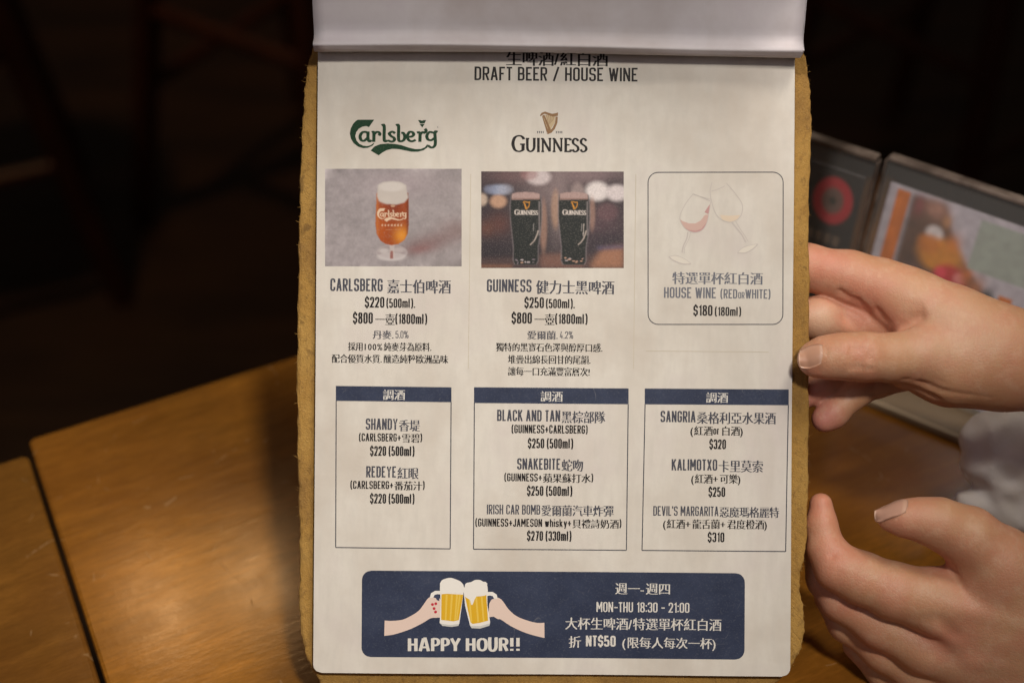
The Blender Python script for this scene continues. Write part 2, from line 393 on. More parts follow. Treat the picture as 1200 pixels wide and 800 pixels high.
G = {  # x,y in 0..1 of the letter box, third value = corner radius (cap heights)
 'A': (1.12, [[(0, -.07), (.46, 1.07)], [(.54, 1.07), (1, -.07)], [(.2, .28), (.8, .28)]]),
 'B': (1, [[(0, .5), (.96, .5, r_), (.96, 1, r_), (0, 1), (0, 0), (1, 0, r_), (1, .5, r_), (.5, .5)]]),
 'C': (1, [[(1, .70), (1, 1, r_), (0, 1, r_), (0, 0, r_), (1, 0, r_), (1, .30)]]),
 'D': (1, [[(0, 0), (1, 0, r_*1.2), (1, 1, r_*1.2), (0, 1), (0, -.07)]]),
 'E': (.84, [[(1.24, 1), (0, 1), (0, 0), (1.24, 0)], [(0, .51), (.9, .51)]]),
 'F': (.82, [[(1.24, 1), (0, 1), (0, -.07)], [(0, .5), (.9, .5)]]),
 'G': (1, [[(1, .72), (1, 1, r_), (0, 1, r_), (0, 0, r_), (1, 0, r_), (1, .48), (.5, .48)]]),
 'H': (1, [[(0, -.07), (0, 1.07)], [(1, -.07), (1, 1.07)], [(0, .5), (1, .5)]]),
 'I': (0, [[(0, -.07), (0, 1.07)]]),
 'J': (.8, [[(1, 1.07), (1, 0, r_), (0, 0, r_), (0, .25)]]),
 'K': (1.05, [[(0, -.07), (0, 1.07)], [(.0, .38), (1, 1.07)], [(.38, .62), (1.05, -.07)]]),
 'L': (.76, [[(0, 1.07), (0, 0), (1.22, 0)]]),
 'M': (1.45, [[(0, -.07), (0, 1.07)], [(1, -.07), (1, 1.07)], [(.04, 1.05), (.5, .28)], [(.96, 1.05), (.5, .28)]]),
 'N': (1.08, [[(0, -.07), (0, 1.07)], [(.03, 1.04), (.97, -.04)], [(1, -.07), (1, 1.07)]]),
 'O': (1, [[(0, .5), (0, 1, r_), (1, 1, r_), (1, 0, r_), (0, 0, r_), (0, .51)]]),
 'P': (1, [[(0, -.07), (0, 1), (1, 1, r_), (1, .45, r_), (0, .45)]]),
 'R': (1, [[(0, -.07), (0, 1), (1, 1, r_), (1, .47, r_), (0, .47)], [(.5, .47), (1.02, -.07)]]),
 'S': (1, [[(1, .75), (1, 1, r_), (0, 1, r_), (0, .52, r_), (1, .49, r_), (1, 0, r_), (0, 0, r_), (0, .25)]]),
 'T': (.82, [[(-.22, 1), (1.22, 1)], [(.5, 1), (.5, -.07)]]),
 'U': (1, [[(0, 1.07), (0, 0, r_), (1, 0, r_), (1, 1.07)]]),
 'V': (1.12, [[(0, 1.07), (.47, -.07)], [(.53, -.07), (1, 1.07)]]),
 'W': (1.65, [[(0, 1.07), (.25, -.07)], [(.26, -.07), (.5, 1.0)], [(.5, 1.0), (.74, -.07)], [(.75, -.07), (1, 1.07)]]),
 'X': (1.1, [[(0, 1.05), (1, -.05)], [(1, 1.05), (0, -.05)]]),
 'Y': (1.12, [[(0, 1.05), (.5, .45), (1, 1.05)], [(.5, .45), (.5, -.07)]]),
 '0': (1, [[(0, .5), (0, 1, r_), (1, 1, r_), (1, 0, r_), (0, 0, r_), (0, .51)]]),
 '1': (.45, [[(0, .82), (1, 1), (1, -.07)]]),
 '2': (1, [[(0, .72), (0, 1, r_), (1, 1, r_), (1, .62, r_*.6), (0, 0), (1.18, 0)]]),
 '3': (1, [[(0, .78), (0, 1, r_), (1, 1, r_), (1, .52, r_), (.4, .52)], [(.7, .52), (1, .52, r_), (1, 0, r_), (0, 0, r_), (0, .24)]]),
 '4': (1.05, [[(.7, -.07), (.7, .5)], [(.45, 1.05), (0, .22), (1, .22)]]),
 '5': (1, [[(.95, 1), (.05, 1), (0, .55), (1, .60, r_), (1, 0, r_), (0, 0, r_), (0, .22)]]),
 '6': (1, [[(.95, .76), (.95, 1, r_), (0, 1, r_), (0, 0, r_), (1, 0, r_), (1, .55, r_), (0, .55)]]),
 '7': (1, [[(-.15, 1), (1, 1), (.35, -.07)]]),
 '8': (1.05, [[(.5, .53), (.22, .53, .06), (.06, .76, .08), (.06, 1, .12), (.94, 1, .12), (.94, .76, .08), (.78, .53, .06), (.49, .53)], [(.5, .53), (.2, .53, .06), (0, .3, .08), (0, 0, .12), (1, 0, .12), (1, .3, .08), (.8, .53, .06), (.49, .53)]]),
 '$': (1, [[(1, .75), (1, .97, r_), (0, .97, r_), (0, .52, r_), (1, .49, r_), (1, .03, r_), (0, .03, r_), (0, .25)], [(.5, 1.16), (.5, .98)], [(.5, .02), (.5, -.16)]]),
 '(': (.35, [[(1, 1.12), (0, .85, .2), (0, .1, .2), (1, -.16)]]),
 ')': (.35, [[(0, 1.12), (1, .85, .2), (1, .1, .2), (0, -.16)]]),
 '+': (1.0, [[(-.2, .44), (1.2, .44)], [(.5, .80), (.5, .08)]]),
 '-': (.8, [[(-.2, .45), (1.2, .45)]]), '/': (1, [[(0, -.1), (1, 1.1)]]),
 '.': (0, [[(0, -.07), (0, .08)]]), ',': (0, [[(0, .08), (-.04, -.12)]]),
 ':': (0, [[(0, .0), (0, .15)], [(0, .6), (0, .75)]]), "'": (0, [[(0, 1.07), (0, .78)]]),
 '!': (0, [[(0, 1.07), (0, .3)], [(0, -.07), (0, .12)]]),
 '%': (1.7, [[(.0, .8), (0, 1, .06), (.35, 1, .06), (.35, .62, .06), (0, .62, .06), (0, .81)], [(.65, .2), (.65, .38, .06), (1, .38, .06), (1, 0, .06), (.65, 0, .06), (.65, .21)], [(.2, -.05), (.8, 1.05)]]),
 'm': (1.75, [[(0, -.07), (0, .76)], [(0, .5), (0, .7, .1), (.5, .7, .1), (.5, -.07)], [(.5, .5), (.5, .7, .1), (1, .7, .1), (1, -.07)]]),
 'l': (.22, [[(0, 1.07), (0, 0, .08), (1, 0)]]), 'i': (0, [[(0, -.07), (0, .74)], [(0, .92), (0, 1.07)]]),
 'h': (.9, [[(0, -.07), (0, 1.07)], [(0, .5), (0, .7, .1), (1, .7, .1), (1, -.07)]]),
 'o': (.9, [[(0, .35), (0, .7, .1), (1, .7, .1), (1, 0, .1), (0, 0, .1), (0, .36)]]),
 'r': (.6, [[(0, -.07), (0, .76)], [(0, .5), (0, .7, .1), (1, .7)]]),
 'k': (.95, [[(0, -.07), (0, 1.07)], [(0, .25), (.95, .74)], [(.35, .42), (1, -.07)]]),
 's': (.85, [[(1, .52), (1, .7, .08), (0, .7, .08), (0, .36, .08), (1, .34, .08), (1, 0, .08), (0, 0, .08), (0, .18)]]),
 'w': (1.4, [[(0, .76), (.25, -.07)], [(.26, -.07), (.5, .74)], [(.5, .74), (.74, -.07)], [(.75, -.07), (1, .76)]]),
 'y': (1, [[(0, .76), (.55, 0)], [(1, .76), (.45, -.22), (.1, -.25)]]),
}
def latin(text, wscale=.30, stroke=.145, stroke_y=None, gap=.08):
    """-> (list of quads in cap-height units, advance width)"""
    sy = stroke_y or stroke*.88; x = 0; out = []
    for ch in text:
        if ch == ' ': x += .27; continue
        wd, paths = G[ch]; a = wd*wscale; b = 1-sy
        for p in paths:
            q = [(x+stroke/2+k[0]*a, sy/2+k[1]*b) + tuple(k[2:]) for k in p]
            out += strip(fillet(q, False, 4), stroke, sy)
        x += a+stroke+gap
    return out, x-gap
_cache = {}
def cjk_char(ch):
    """triangles of one character in em units (built-in font), thinned"""
    if ch in _cache: return _cache[ch]
    c = bpy.data.curves.new('glyph', 'FONT'); c.body = ch; c.resolution_u = 2; c.offset = -.011
    o = bpy.data.objects.new('glyph', c); col.objects.link(o)
    dg = bpy.context.evaluated_depsgraph_get()
    m = bpy.data.meshes.new_from_object(o.evaluated_get(dg))
    vs = [(v.co.x, v.co.y) for v in m.vertices]; fs = [tuple(p.vertices) for p in m.polygons]
    bpy.data.objects.remove(o); bpy.data.curves.remove(c); bpy.data.meshes.remove(m)
    _cache[ch] = (vs, fs); return _cache[ch]
class Print:
    """collects flat print (page pixels) and builds one mesh lying on the sheet"""
    def __init__(s): s.v = []; s.f = []; s.mi = []; s.mats = []
    def _m(s, m):
        if m not in s.mats: s.mats.append(m)
        return s.mats.index(m)
    def poly(s, pts, m, z=.05, local=False):
        """pts in photo pixels (or page metres when local)"""
        P = [p if local else page(*p) for p in pts]
        n = len(s.v); s.v += [(u, v, warp(u, v)+z*.001) for u, v in P]
        if len(P) == 4: tr = [(0, 1, 2, 3)]
        else: tr = tessellate_polygon([[Vector((u, v, 0)) for u, v in P]])
        for t in tr:
            a = 0
            for k in range(len(t)):
                p, q = P[t[k]], P[t[(k+1) % len(t)]]; a += p[0]*q[1]-q[0]*p[1]
            t = tuple(n+i for i in (t if a > 0 else reversed(t)))
            s.f.append(t); s.mi.append(s._m(m))
    def stroke(s, pts, w, m, z=.05, closed=False, smooth=False, wy=None):
        if smooth: pts = smooth_path(pts, closed)
        q = []; m_ = len(pts)
        for i in range(m_ if closed else m_-1):
            a, b = pts[i], pts[(i+1) % m_]; k = max(1, int(math.hypot(a[0]-b[0], a[1]-b[1])/8))
            q += [(a[0]+(b[0]-a[0])*t/k, a[1]+(b[1]-a[1])*t/k) for t in range(k)]
        pts = q if closed else q+[pts[-1]]
        for i, q in enumerate(strip(pts, w, wy or w, closed)): s.poly(q, m, z + .002*(i % 2))
    def _measure(s, parts, wscale, stroke, gap):
        x = 0
        for t, kind, k in parts:
            if kind == 'L': x += latin(t, wscale, stroke, .12, gap)[1]*k + .10*k
            elif kind == 'S': x += k
            else:
                for ch in t: x += 1.18*k*({'(': .42, ')': .42, '/': .34, '.': .38, '-': .42, '+': .75, '!': .4, '%': .85}.get(ch, .6) if ord(ch) < 128 else 1)
                x += .04
        return x
    def run(s, parts, cx, base, cap, m, z=.05, wscale=.30, stroke=.16, stroke_y=None, gap=.08, width=None, embold=0.04, _sx=1.0, _pass=False):
        """parts: list of (text, kind, scale); centred on cx, baseline base (pixels), cap height in pixels"""
        if width and not _pass:                  # first measure, then set again with the pen widened by the squeeze
            _sx = 1.0
            for _ in range(3):
                tot = s._measure(parts, wscale, stroke/_sx, gap); _sx = width/cap/tot
            return s.run(parts, cx, base, cap, m, z, wscale, stroke, stroke_y, gap, width, embold, _sx, True)
        items = []; x = 0
        for t, kind, k in parts:
            if kind == 'L':
                q, wd = latin(t, wscale, stroke/_sx, stroke_y or stroke*.86, gap); items.append(('L', q, x, k)); x += wd*k + .10*k
            elif kind == 'S': x += k
            else:
                for ch in t:
                    adv = 1.18*k*({'(': .42, ')': .42, '/': .34, '.': .38, '-': .42, '+': .75, '!': .4, '%': .85}.get(ch, .6) if ord(ch) < 128 else 1)
                    items.append(('C', cjk_char(ch), x, k)); x += adv
                x += .04
        tot = x; sx = (width/cap/tot) if width else 1.0
        c0 = page(cx, base); px = 1/S
        for kind, g, x0, k in items:
            if kind == 'L':
                for i, quad in enumerate(g):
                    s.poly([(c0[0]+((x0+a*k)*sx-tot*sx/2)*cap*px, c0[1]+b*k*cap*px) for a, b in quad], m, z+.0015*(i % 3), True)
            else:
                vs, fs = g; em = 1.20*k
                dxs = (-embold, 0.0, embold) if embold else (0.0,)
                for j, dx in enumerate(dxs):
                    n = len(s.v)
                    for a, b in vs:
                        u = c0[0]+((x0+(a+dx)*em)*sx-tot*sx/2)*cap*px; v = c0[1]+((b-.04)*em)*cap*px
                        s.v.append((u, v, warp(u, v)+(z+.002*j)*.001))
                    for f in fs: s.f.append(tuple(n+i for i in f)); s.mi.append(s._m(m))
    def build(s, name, parent, label=None):
        o = mesh_obj(name, s.v, s.f, s.mats, parent, fmat=s.mi)
        if label: o['label'] = label
        return o

# ------------------------------------------------------------ tiny painter for the printed pictures (vertex colours)
class Paint:
    def __init__(s, x0, x1, y0, y1, ss):
        s.x0, s.x1, s.y0, s.y1, s.ss = x0, x1, y0, y1, ss
        s.w = int((x1-x0)*ss)+1; s.h = int((y1-y0)*ss)+1
        xs = np.linspace(x0, x1, s.w); ys = np.linspace(y0, y1, s.h)
        s.X, s.Y = np.meshgrid(xs, ys); s.c = np.zeros((s.h, s.w, 3))
    def fill(s, c): s.c[:] = lin(c)
    def blend(s, mask, c, a=1.0):
        m = np.clip(mask, 0, 1)[..., None]*a; s.c = s.c*(1-m)+np.array(lin(c))*m
    def ell(s, cx, cy, rx, ry, c, soft=.15, a=1.0, rot=0):
        co, si = math.cos(rot), math.sin(rot); dx, dy = s.X-cx, s.Y-cy
        u, v = dx*co+dy*si, -dx*si+dy*co
        d = np.sqrt((u/rx)**2+(v/ry)**2); s.blend((1-d)/soft+.5 if soft < 1 else np.exp(-(d**2)*1.5), c, a)
    def pmask(s, pts, blur=0):
        inside = np.zeros(s.X.shape, bool); n = len(pts)
        for i in range(n):
            (xa, ya), (xb, yb) = pts[i], pts[(i+1) % n]
            if ya == yb: continue
            cnd = ((ya > s.Y) != (yb > s.Y)) & (s.X < (xb-xa)*(s.Y-ya)/(yb-ya)+xa); inside ^= cnd
        return s.blur_arr(inside.astype(float), blur)
    def poly(s, pts, c, blur=.5, a=1.0): s.blend(s.pmask(pts, blur), c, a)
    def blur_arr(s, m, sig):
        sg = sig*s.ss
        if sg < .3: return m
        r = int(sg*2.5)+1; k = np.exp(-np.arange(-r, r+1)**2/(2*sg*sg)); k /= k.sum()
        p = np.pad(m, r, mode='edge')
        p = np.apply_along_axis(lambda q: np.convolve(q, k, 'valid'), 0, p)
        return np.apply_along_axis(lambda q: np.convolve(q, k, 'valid'), 1, p)
    def quads(s, quads, c, a=1.0):
        m = np.zeros(s.X.shape)
        for q in quads:
            m = np.maximum(m, s.pmask(q, 0))
        s.blend(s.blur_arr(m, .35), c, a)
    def noise(s, amp, sig, seed=1):
        rg = np.random.RandomState(seed).randn(*s.X.shape); n = s.blur_arr(rg, sig); n /= n.std()+1e-9
        s.c = np.clip(s.c*(1+amp*n[..., None]), 0, 1)
    def build(s, name, fn, mat, parent):
        V = [fn(a, b) for a, b in zip(s.X.ravel(), s.Y.ravel())]
        w = s.w; I = np.arange(s.h*w).reshape(s.h, w)
        Fq = np.stack([I[:-1, :-1], I[1:, :-1], I[1:, 1:], I[:-1, 1:]], -1).reshape(-1, 4)
        o = mesh_obj(name, V, Fq.tolist(), mat, parent)
        at = o.data.color_attributes.new('Col', 'FLOAT_COLOR', 'POINT')
        rgba = np.ones((s.h*w, 4), np.float32); rgba[:, :3] = s.c.reshape(-1, 3); at.data.foreach_set('color', rgba.ravel())
        return o
def rrect(x0, x1, y0, y1, r, seg=6, s0=0, s1=0):
    """rounded rectangle in pixels; s0,s1 = horizontal skew at the bottom (left, right)"""
    P = []
    for cx, cy, a0 in ((x1-r, y0+r, -90), (x1-r, y1-r, 0), (x0+r, y1-r, 90), (x0+r, y0+r, 180)):
        for k in range(seg+1):
            t = R(a0+90*k/seg); P.append((cx+r*math.cos(t), cy+r*math.sin(t)))
    return P

# ------------------------------------------------------------ the menu
menu = empty('menu_board', (0, 0, 0), 'beer and wine menu on a rough tan fibreboard, top page turned up', 'menu')
menu.matrix_world = MB

def outline_px():
    L = [(378, 812), (370, 795), (362, 781), (355, 762), (350.5, 735), (349, 700), (350, 640), (349, 600), (347.5, 550), (346.5, 480), (347, 400), (348, 330), (349, 260), (350.5, 200),
         (352.5, 150), (355, 110), (358.5, 80), (364, 58), (371, 42), (385, 26), (410, 15), (450, 10)]
    Rr = [(860, 10), (900, 15), (925, 28), (938, 46), (945, 62), (950, 90), (952.5, 120), (953, 160), (951, 210), (950, 260), (950.5, 320), (950.5, 400), (950, 470), (949.5, 540), (948.5, 600),
          (947, 640), (942, 665), (939, 688), (943, 712), (945, 735), (942, 757), (934, 775), (922, 792), (905, 806), (880, 814)]
    return smooth_path(L, False, 10) + smooth_path(Rr, False, 10) + [(x, 816) for x in range(860, 390, -10)]
pts = outline_px(); rg = random.Random(3)
Z_T, Z_B = -.0034, -.0080
ring = []
for i, (x, y) in enumerate(pts):
    n = .9*math.sin(i*.55)+.7*math.sin(i*1.37+1)+rg.uniform(-.45, .45)
    cx = 1 if x > 640 else -1
    ring.append(page(x+cx*n*.55, y+rg.uniform(-.3, .3)))
nr = len(ring); cx0 = sum(p[0] for p in ring)/nr; cy0 = sum(p[1] for p in ring)/nr
def inset(p, d):
    l = math.hypot(p[0]-cx0, p[1]-cy0); k = (l-d)/l; return (cx0+(p[0]-cx0)*k, cy0+(p[1]-cy0)*k)
V = []; layers = [(0.0008, Z_B), (0, Z_B+.0007), (-.0003, (Z_T+Z_B)/2), (0, Z_T-.0009), (.0005, Z_T-.0003), (.0016, Z_T), (.012, Z_T)]
for d, z in layers:
    V += [(*inset(p, d+rg.uniform(-.00012, .00012)), z+rg.uniform(-.00008, .00008)) for p in ring]
Fc = []
for k in range(len(layers)-1):
    for i in range(nr):
        j = (i+1) % nr; Fc.append((k*nr+j, k*nr+i, (k+1)*nr+i, (k+1)*nr+j))
Fc += [tuple(range(nr)), tuple(range(7*nr-1, 6*nr-1, -1))]
# frayed fibres standing off the rim
for k in range(150):
    i = rg.randrange(nr); p = Vector((*ring[i], rg.uniform(Z_B+.001, Z_T-.0004)))
    if abs(p.y) > .139: continue
    s = 1 if p.x > 0 else -1; ln = rg.choice([.0006, .0008, .001, .0012, .0016, .0024]); w_ = .00009
    q = p + Vector((s*ln, rg.uniform(-1, 1)*ln, rg.uniform(-.3, .5)*ln)); p = p - Vector((s*.0006, 0, 0))
    mdl = (p+q)/2 + Vector((0, rg.uniform(-1, 1)*ln*.3, 0))
    n = len(V); V += [p+Vector((0, w_, 0)), p-Vector((0, w_, 0)), p+Vector((0, 0, w_)), mdl+Vector((0, w_, 0)), mdl-Vector((0, w_, 0)), mdl+Vector((0, 0, w_)), q]
    Fc += [(n, n+1, n+4, n+3), (n+1, n+2, n+5, n+4), (n+2, n, n+3, n+5), (n+3, n+4, n+6), (n+4, n+5, n+6), (n+5, n+3, n+6)]
bd = mesh_obj('backing_board', V, Fc, m_board, menu)

# page: rounded lower corners, real thickness
PX0, PX1, PYT, PYB = 371.0, 929.5, 30.0, 789.5
(u0, vt), (u1, vb) = page(PX0, PYT), page(PX1, PYB)
u0 = page(369.8, 428)[0]; u1 = page(928.6, 428)[0]; vb = page(648, 789.8)[1]; vt = page(648, 24)[1]
def page_pt(a, b, z=0):
    v = vt+(vb-vt)*b; r = .0038; dl = v-vb; ins = 0
    if dl < r: ins = r-math.sqrt(max(0, r*r-(r-dl)**2))
    ul, ur = u0+ins, u1-ins - .0000*b
    u = ul+(ur-ul)*a
    return (u, v, warp(u, v)+z)
bs = list(np.linspace(0, .965, 90)) + list(1-(1-np.linspace(.966, 1, 16))**1.0)
nu = 60
V = [page_pt(i/nu, b) for b in bs for i in range(nu+1)]; nb = len(bs)
Fc = [(j*(nu+1)+i, (j+1)*(nu+1)+i, (j+1)*(nu+1)+i+1, j*(nu+1)+i+1) for j in range(nb-1) for i in range(nu)]
nv = len(V); V += [(x, y, z-.00045) for x, y, z in V]
Fc += [tuple(nv+k for k in reversed(f)) for f in Fc]
brd = [j*(nu+1) for j in range(nb)] + [(nb-1)*(nu+1)+i for i in range(1, nu+1)] + [j*(nu+1)+nu for j in range(nb-2, -1, -1)]
for i in range(len(brd)-1): Fc.append((brd[i], brd[i]+nv, brd[i+1]+nv, brd[i+1]))
pg = mesh_obj('menu_page', V, Fc, m_paper, menu)
# a second sheet under it, a little smaller, keeps the page off the board
v, f = box(u0+.002, u1-.002, vb+.002, vt, Z_T+.0002, -.0008, .0002)
mesh_obj('under_page', v, f, m_white, menu)

def T(name, label, *runs):
    P = Print()
    for kw in runs: P.run(**kw)
    return P.build(name, pg, label)
def L(t, k=1.0): return (t, 'L', k)
def Cj(t, k=1.0): return (t, 'C', k)
def Sp(k): return ('', 'S', k)
def rn(parts, cx, base, cap, m=m_black, **k): return dict(parts=parts, cx=cx, base=base, cap=cap, m=m, **k)

T('heading', 'large black heading DRAFT BEER / HOUSE WINE under the turned page',
  rn([Cj('生啤酒/紅白酒')], 653, 75.5, 16, width=121),
  rn([L('DRAFT BEER / HOUSE WINE')], 652.5, 95.0, 16, width=193, stroke=.15))
T('price_text', 'name, prices and description under the amber beer picture',
  rn([L('CARLSBERG', 1), Sp(.28), Cj('嘉士伯啤酒', 1.0)], 458, 341.5, 14.8, m_grey, width=142, stroke=.150),
  rn([L('$220', 1), Sp(.12), L('(500ml).', .86)], 457.5, 360.5, 12.6, width=60),
  rn([L('$800', 1), Sp(.16), Cj('一壺', .95), L('(1800ml)', .9)], 457.5, 379.3, 13, width=88),
  rn([Cj('丹麥.', 1), L('5.0%', .9)], 458, 396, 9.4, m_grey, width=43, stroke=.11),
  rn([Cj('採用100%純麥芽為原料.')], 457.5, 410, 9.3, width=100),
  rn([Cj('配合優質水質.釀造純粹歐洲品味')], 457, 424.2, 9.3, width=137))
T('price_text', 'name, prices and description under the dark beer picture',
  rn([L('GUINNESS', 1), Sp(.28), Cj('健力士黑啤酒', 1.0)], 645.5, 342.5, 14.8, m_grey, width=150, stroke=.150),
  rn([L('$250', 1), Sp(.12), L('(500ml).', .86)], 644.5, 361, 12.6, width=60),
  rn([L('$800', 1), Sp(.16), Cj('一壺', .95), L('(1800ml)', .9)], 644.5, 379.3, 13, width=90),
  rn([Cj('愛爾蘭.', 1), L('4.2%', .9)], 645, 396.5, 9.4, m_grey, width=55, stroke=.11),
  rn([Cj('獨特的黑寶石色澤與醇厚口感.')], 644.5, 410.8, 9.3, width=127),
  rn([Cj('堆疊出綿長回甘的尾韻.')], 644.5, 425, 9.3, width=99),
  rn([Cj('讓每一口充滿豐富層次!')], 644, 439, 9.3, width=98))
T('price_text', 'name and price of the house wine inside the rounded frame',
  rn([Cj('特選單杯紅白酒')], 841, 331.5, 13.2, m_fade, width=107),
  rn([L('HOUSE WINE', 1), Sp(.3), L('(RED', .86), L('OR', .6), L('WHITE)', .86)], 841, 349.5, 12.6, m_fade, width=126, stroke=.150),
  rn([L('$180', 1), Sp(.14), L('(180ml)', .84)], 841, 370, 12.4, width=57))

# boxed cocktail lists
def framed(x0, x1, yt, yb, head_h, label, heads, runs, xb0, xb1, yr):
    P = Print()
    g = 22
    a, b = page(x0, yt), page(x1, yt+head_h)
    for i in range(g):
        xa, xb = x0+(x1-x0)*i/g, x0+(x1-x0)*(i+1)/g; ya = yt+(yr)*i/g; yb_ = yt+(yr)*(i+1)/g
        P.poly([(xa, ya), (xb, yb_), (xb, yb_+head_h), (xa, ya+head_h)], m_navy, .045)
    P.run(parts=[Cj('調酒')], cx=(x0+x1)/2+.5, base=yt+yr/2+head_h*.5+5.4, cap=11.2, m=m_ltext, z=.075, embold=.028, width=27)
    P.build('list_header', pg, 'navy header bar of ' + label)
    P = Print(); n = 24
    cs = [(x0+.4, yt+head_h), (xb0+.4, yb), (xb1-.4, yb+yr), (x1-.4, yt+head_h+yr)]
    for k in range(3):
        p, q = cs[k], cs[k+1]
        P.stroke([(p[0]+(q[0]-p[0])*i/n, p[1]+(q[1]-p[1])*i/n) for i in range(n+1)], 1.15, m_line, .045)
    P.build('list_frame', pg, 'thin ruled frame of ' + label)
    T('cocktail_text', label, *runs)
framed(393.5, 529, 452, 641, 17.5, 'the left cocktail list', None, [
  rn([L('SHANDY', 1), Cj('香堤', .95)], 460.5, 503.5, 13.2, m_grey, width=64, stroke=.150),
  rn([L('(CARLSBERG+', .95), Cj('雪碧'), L(')', .95)], 458, 517, 9.8, width=75),
  rn([L('$220 (500ml)')], 460, 534, 11.4, width=53),
  rn([L('REDEYE', 1), Cj('紅眼', .95)], 460, 559.3, 13.2, m_grey, width=62, stroke=.150),
  rn([L('(CARLSBERG+', .95), Cj('番茄汁'), L(')', .95)], 454.5, 572.7, 9.8, width=88),
  rn([L('$220 (500ml)')], 460, 589.7, 11.4, width=53)], 393, 528, 1.6)
framed(555.5, 736.5, 453.5, 643, 18.5, 'the middle cocktail list', None, [
  rn([L('BLACK AND TAN', 1), Cj('黑棕部隊', .98)], 646, 493.5, 13.2, m_grey, width=127, stroke=.150),
  rn([L('(GUINNESS+CARLSBERG)')], 644.5, 507.5, 9.8, width=90),
  rn([L('$250 (500ml)')], 645.5, 525, 11.4, width=54),
  rn([L('SNAKEBITE', 1), Cj('蛇吻', .98)], 645, 550, 13.2, m_grey, width=78, stroke=.150),
  rn([L('(GUINNESS+', .95), Cj('蘋果蘇打水'), L(')', .95)], 643.5, 563.8, 9.8, width=105),
  rn([L('$250 (500ml)')], 644.5, 580.6, 11.4, width=54),
  rn([L('IRISH CAR BOMB', 1), Cj('愛爾蘭汽車炸彈', 1.05)], 645, 602.6, 11.2, m_grey, width=149, stroke=.13),
  rn([L('(GUINNESS+JAMESON whisky+', .95), Cj('貝禮詩奶酒'), L(')', .95)], 643, 617, 9.8, width=172),
  rn([L('$270 (330ml)')], 644, 633.3, 11.4, width=53)], 554.5, 734.5, 1.4)
framed(755.5, 924.5, 455, 644.5, 18.5, 'the right cocktail list', None, [
  rn([L('SANGRIA', 1), Cj('桑格利亞水果酒', .98)], 842, 494.8, 13.2, m_grey, width=136, stroke=.150),
  rn([Cj('(紅酒', 1), L('or', .9), Sp(.1), Cj('白酒)', 1)], 840.5, 508.8, 10.2, width=64),
  rn([L('$320')], 841.5, 526, 11.4, width=20.5),
  rn([L('KALIMOTXO', 1), Cj('卡里莫索', .98)], 841, 551.2, 13.2, m_grey, width=108, stroke=.150),
  rn([Cj('(紅酒+可樂)')], 839.5, 565, 10.2, width=60),
  rn([L('$250')], 840.5, 581.8, 11.4, width=20.5),
  rn([L("DEVIL'S MARGARITA", 1), Cj('惡魔瑪格麗特', 1.02)], 839.5, 604.3, 11.2, m_grey, width=148, stroke=.13),
  rn([Cj('(紅酒+龍舌蘭+君度橙酒)')], 838.5, 618, 10.2, width=124),
  rn([L('$310')], 839.5, 634.8, 11.4, width=20.5)], 752, 921, 1.2)

# rounded frame of the house wine, pale printed rules between the columns
P = Print(); P.stroke(rrect(759.5, 917.5, 202, 380, 12, 8)+[], 1.05, m_line, .045, closed=True); P.build('wine_frame', pg)
for x in (551.5, 745):
    P = Print(); P.stroke([(x+.2-k*.15, 204+k*12) for k in range(20)], .8, m_fold, .04); P.build('column_rule', pg)
P = Print(); P.stroke([(757+k*16, 411+k*.15) for k in range(10)], .8, m_fold, .04); P.build('column_rule', pg)

# first brand lettering, from its outline
def z1(x, y): return (400+x/9.23, 120+y/9.23)
CB_C = [(180, 190), (357, 190), (300, 270), (268, 258), (230, 265), (190, 288), (162, 325), (152, 368), (165, 415), (195, 450), (235, 470), (280, 476), (320, 465), (352, 442), (358, 450),
        (335, 474), (290, 493), (240, 498), (185, 482), (135, 445), (105, 395), (93, 340), (102, 285), (130, 232), (158, 203)]
CB_S = [(318, 523), (360, 480), (420, 455), (500, 447), (580, 452), (650, 465), (730, 492), (800, 508), (860, 507), (905, 488), (930, 455), (942, 472),
        (930, 492), (890, 520), (830, 536), (760, 536), (690, 522), (620, 508), (550, 505), (490, 520), (445, 545), (405, 575)]
CB_L = [([(288, 335), (262, 322), (225, 330), (204, 372), (218, 412), (250, 416), (284, 388)], 0), ([(290, 318), (290, 395), (305, 424), (330, 412)], 0),
        ([(330, 326), (352, 330), (352, 430)], 0), ([(354, 352), (378, 326), (405, 326), (418, 346), (408, 362)], 0),
        ([(436, 252), (464, 256), (464, 395), (476, 424), (504, 414)], 0), ([(582, 338), (552, 320), (520, 340), (540, 368), (572, 388), (574, 414), (545, 428), (505, 414)], 0),
        ([(592, 252), (620, 256), (620, 400), (642, 424), (676, 410), (688, 372), (672, 335), (648, 334)], 0),
        ([(690, 372), (755, 374), (784, 352), (768, 325), (735, 326), (714, 370), (730, 410), (765, 424), (806, 408)], 0),
        ([(818, 330), (850, 334), (850, 430)], 0), ([(852, 352), (878, 326), (900, 332), (918, 308), (904, 288)], 0),
        ([(1010, 335), (955, 324), (926, 362), (936, 402), (972, 412), (1010, 388)], 0), ([(1042, 322), (1014, 326), (1018, 440), (1004, 480), (972, 490), (936, 468)], 0)]
HOP = [[(830, 195), (862, 195), (872, 228), (852, 232)], [(882, 195), (918, 195), (900, 232), (880, 228)], [(864, 200), (884, 200), (878, 236), (870, 236)], [(848, 238), (902, 238), (876, 274)]]
def carls(add_poly, add_stroke, tr, lw=35, lh=22):
    add_poly([tr(*p) for p in CB_C]); add_poly([tr(*p) for p in CB_S])
    for h in HOP: add_poly([tr(*p) for p in h])
    for p, cl in CB_L: add_stroke([tr(*q) for q in p], lw, lh)
P = Print()
zz = [0]
def ap(p): zz[0] += 1; P.poly(p, m_green, .05+.004*(zz[0] % 4))
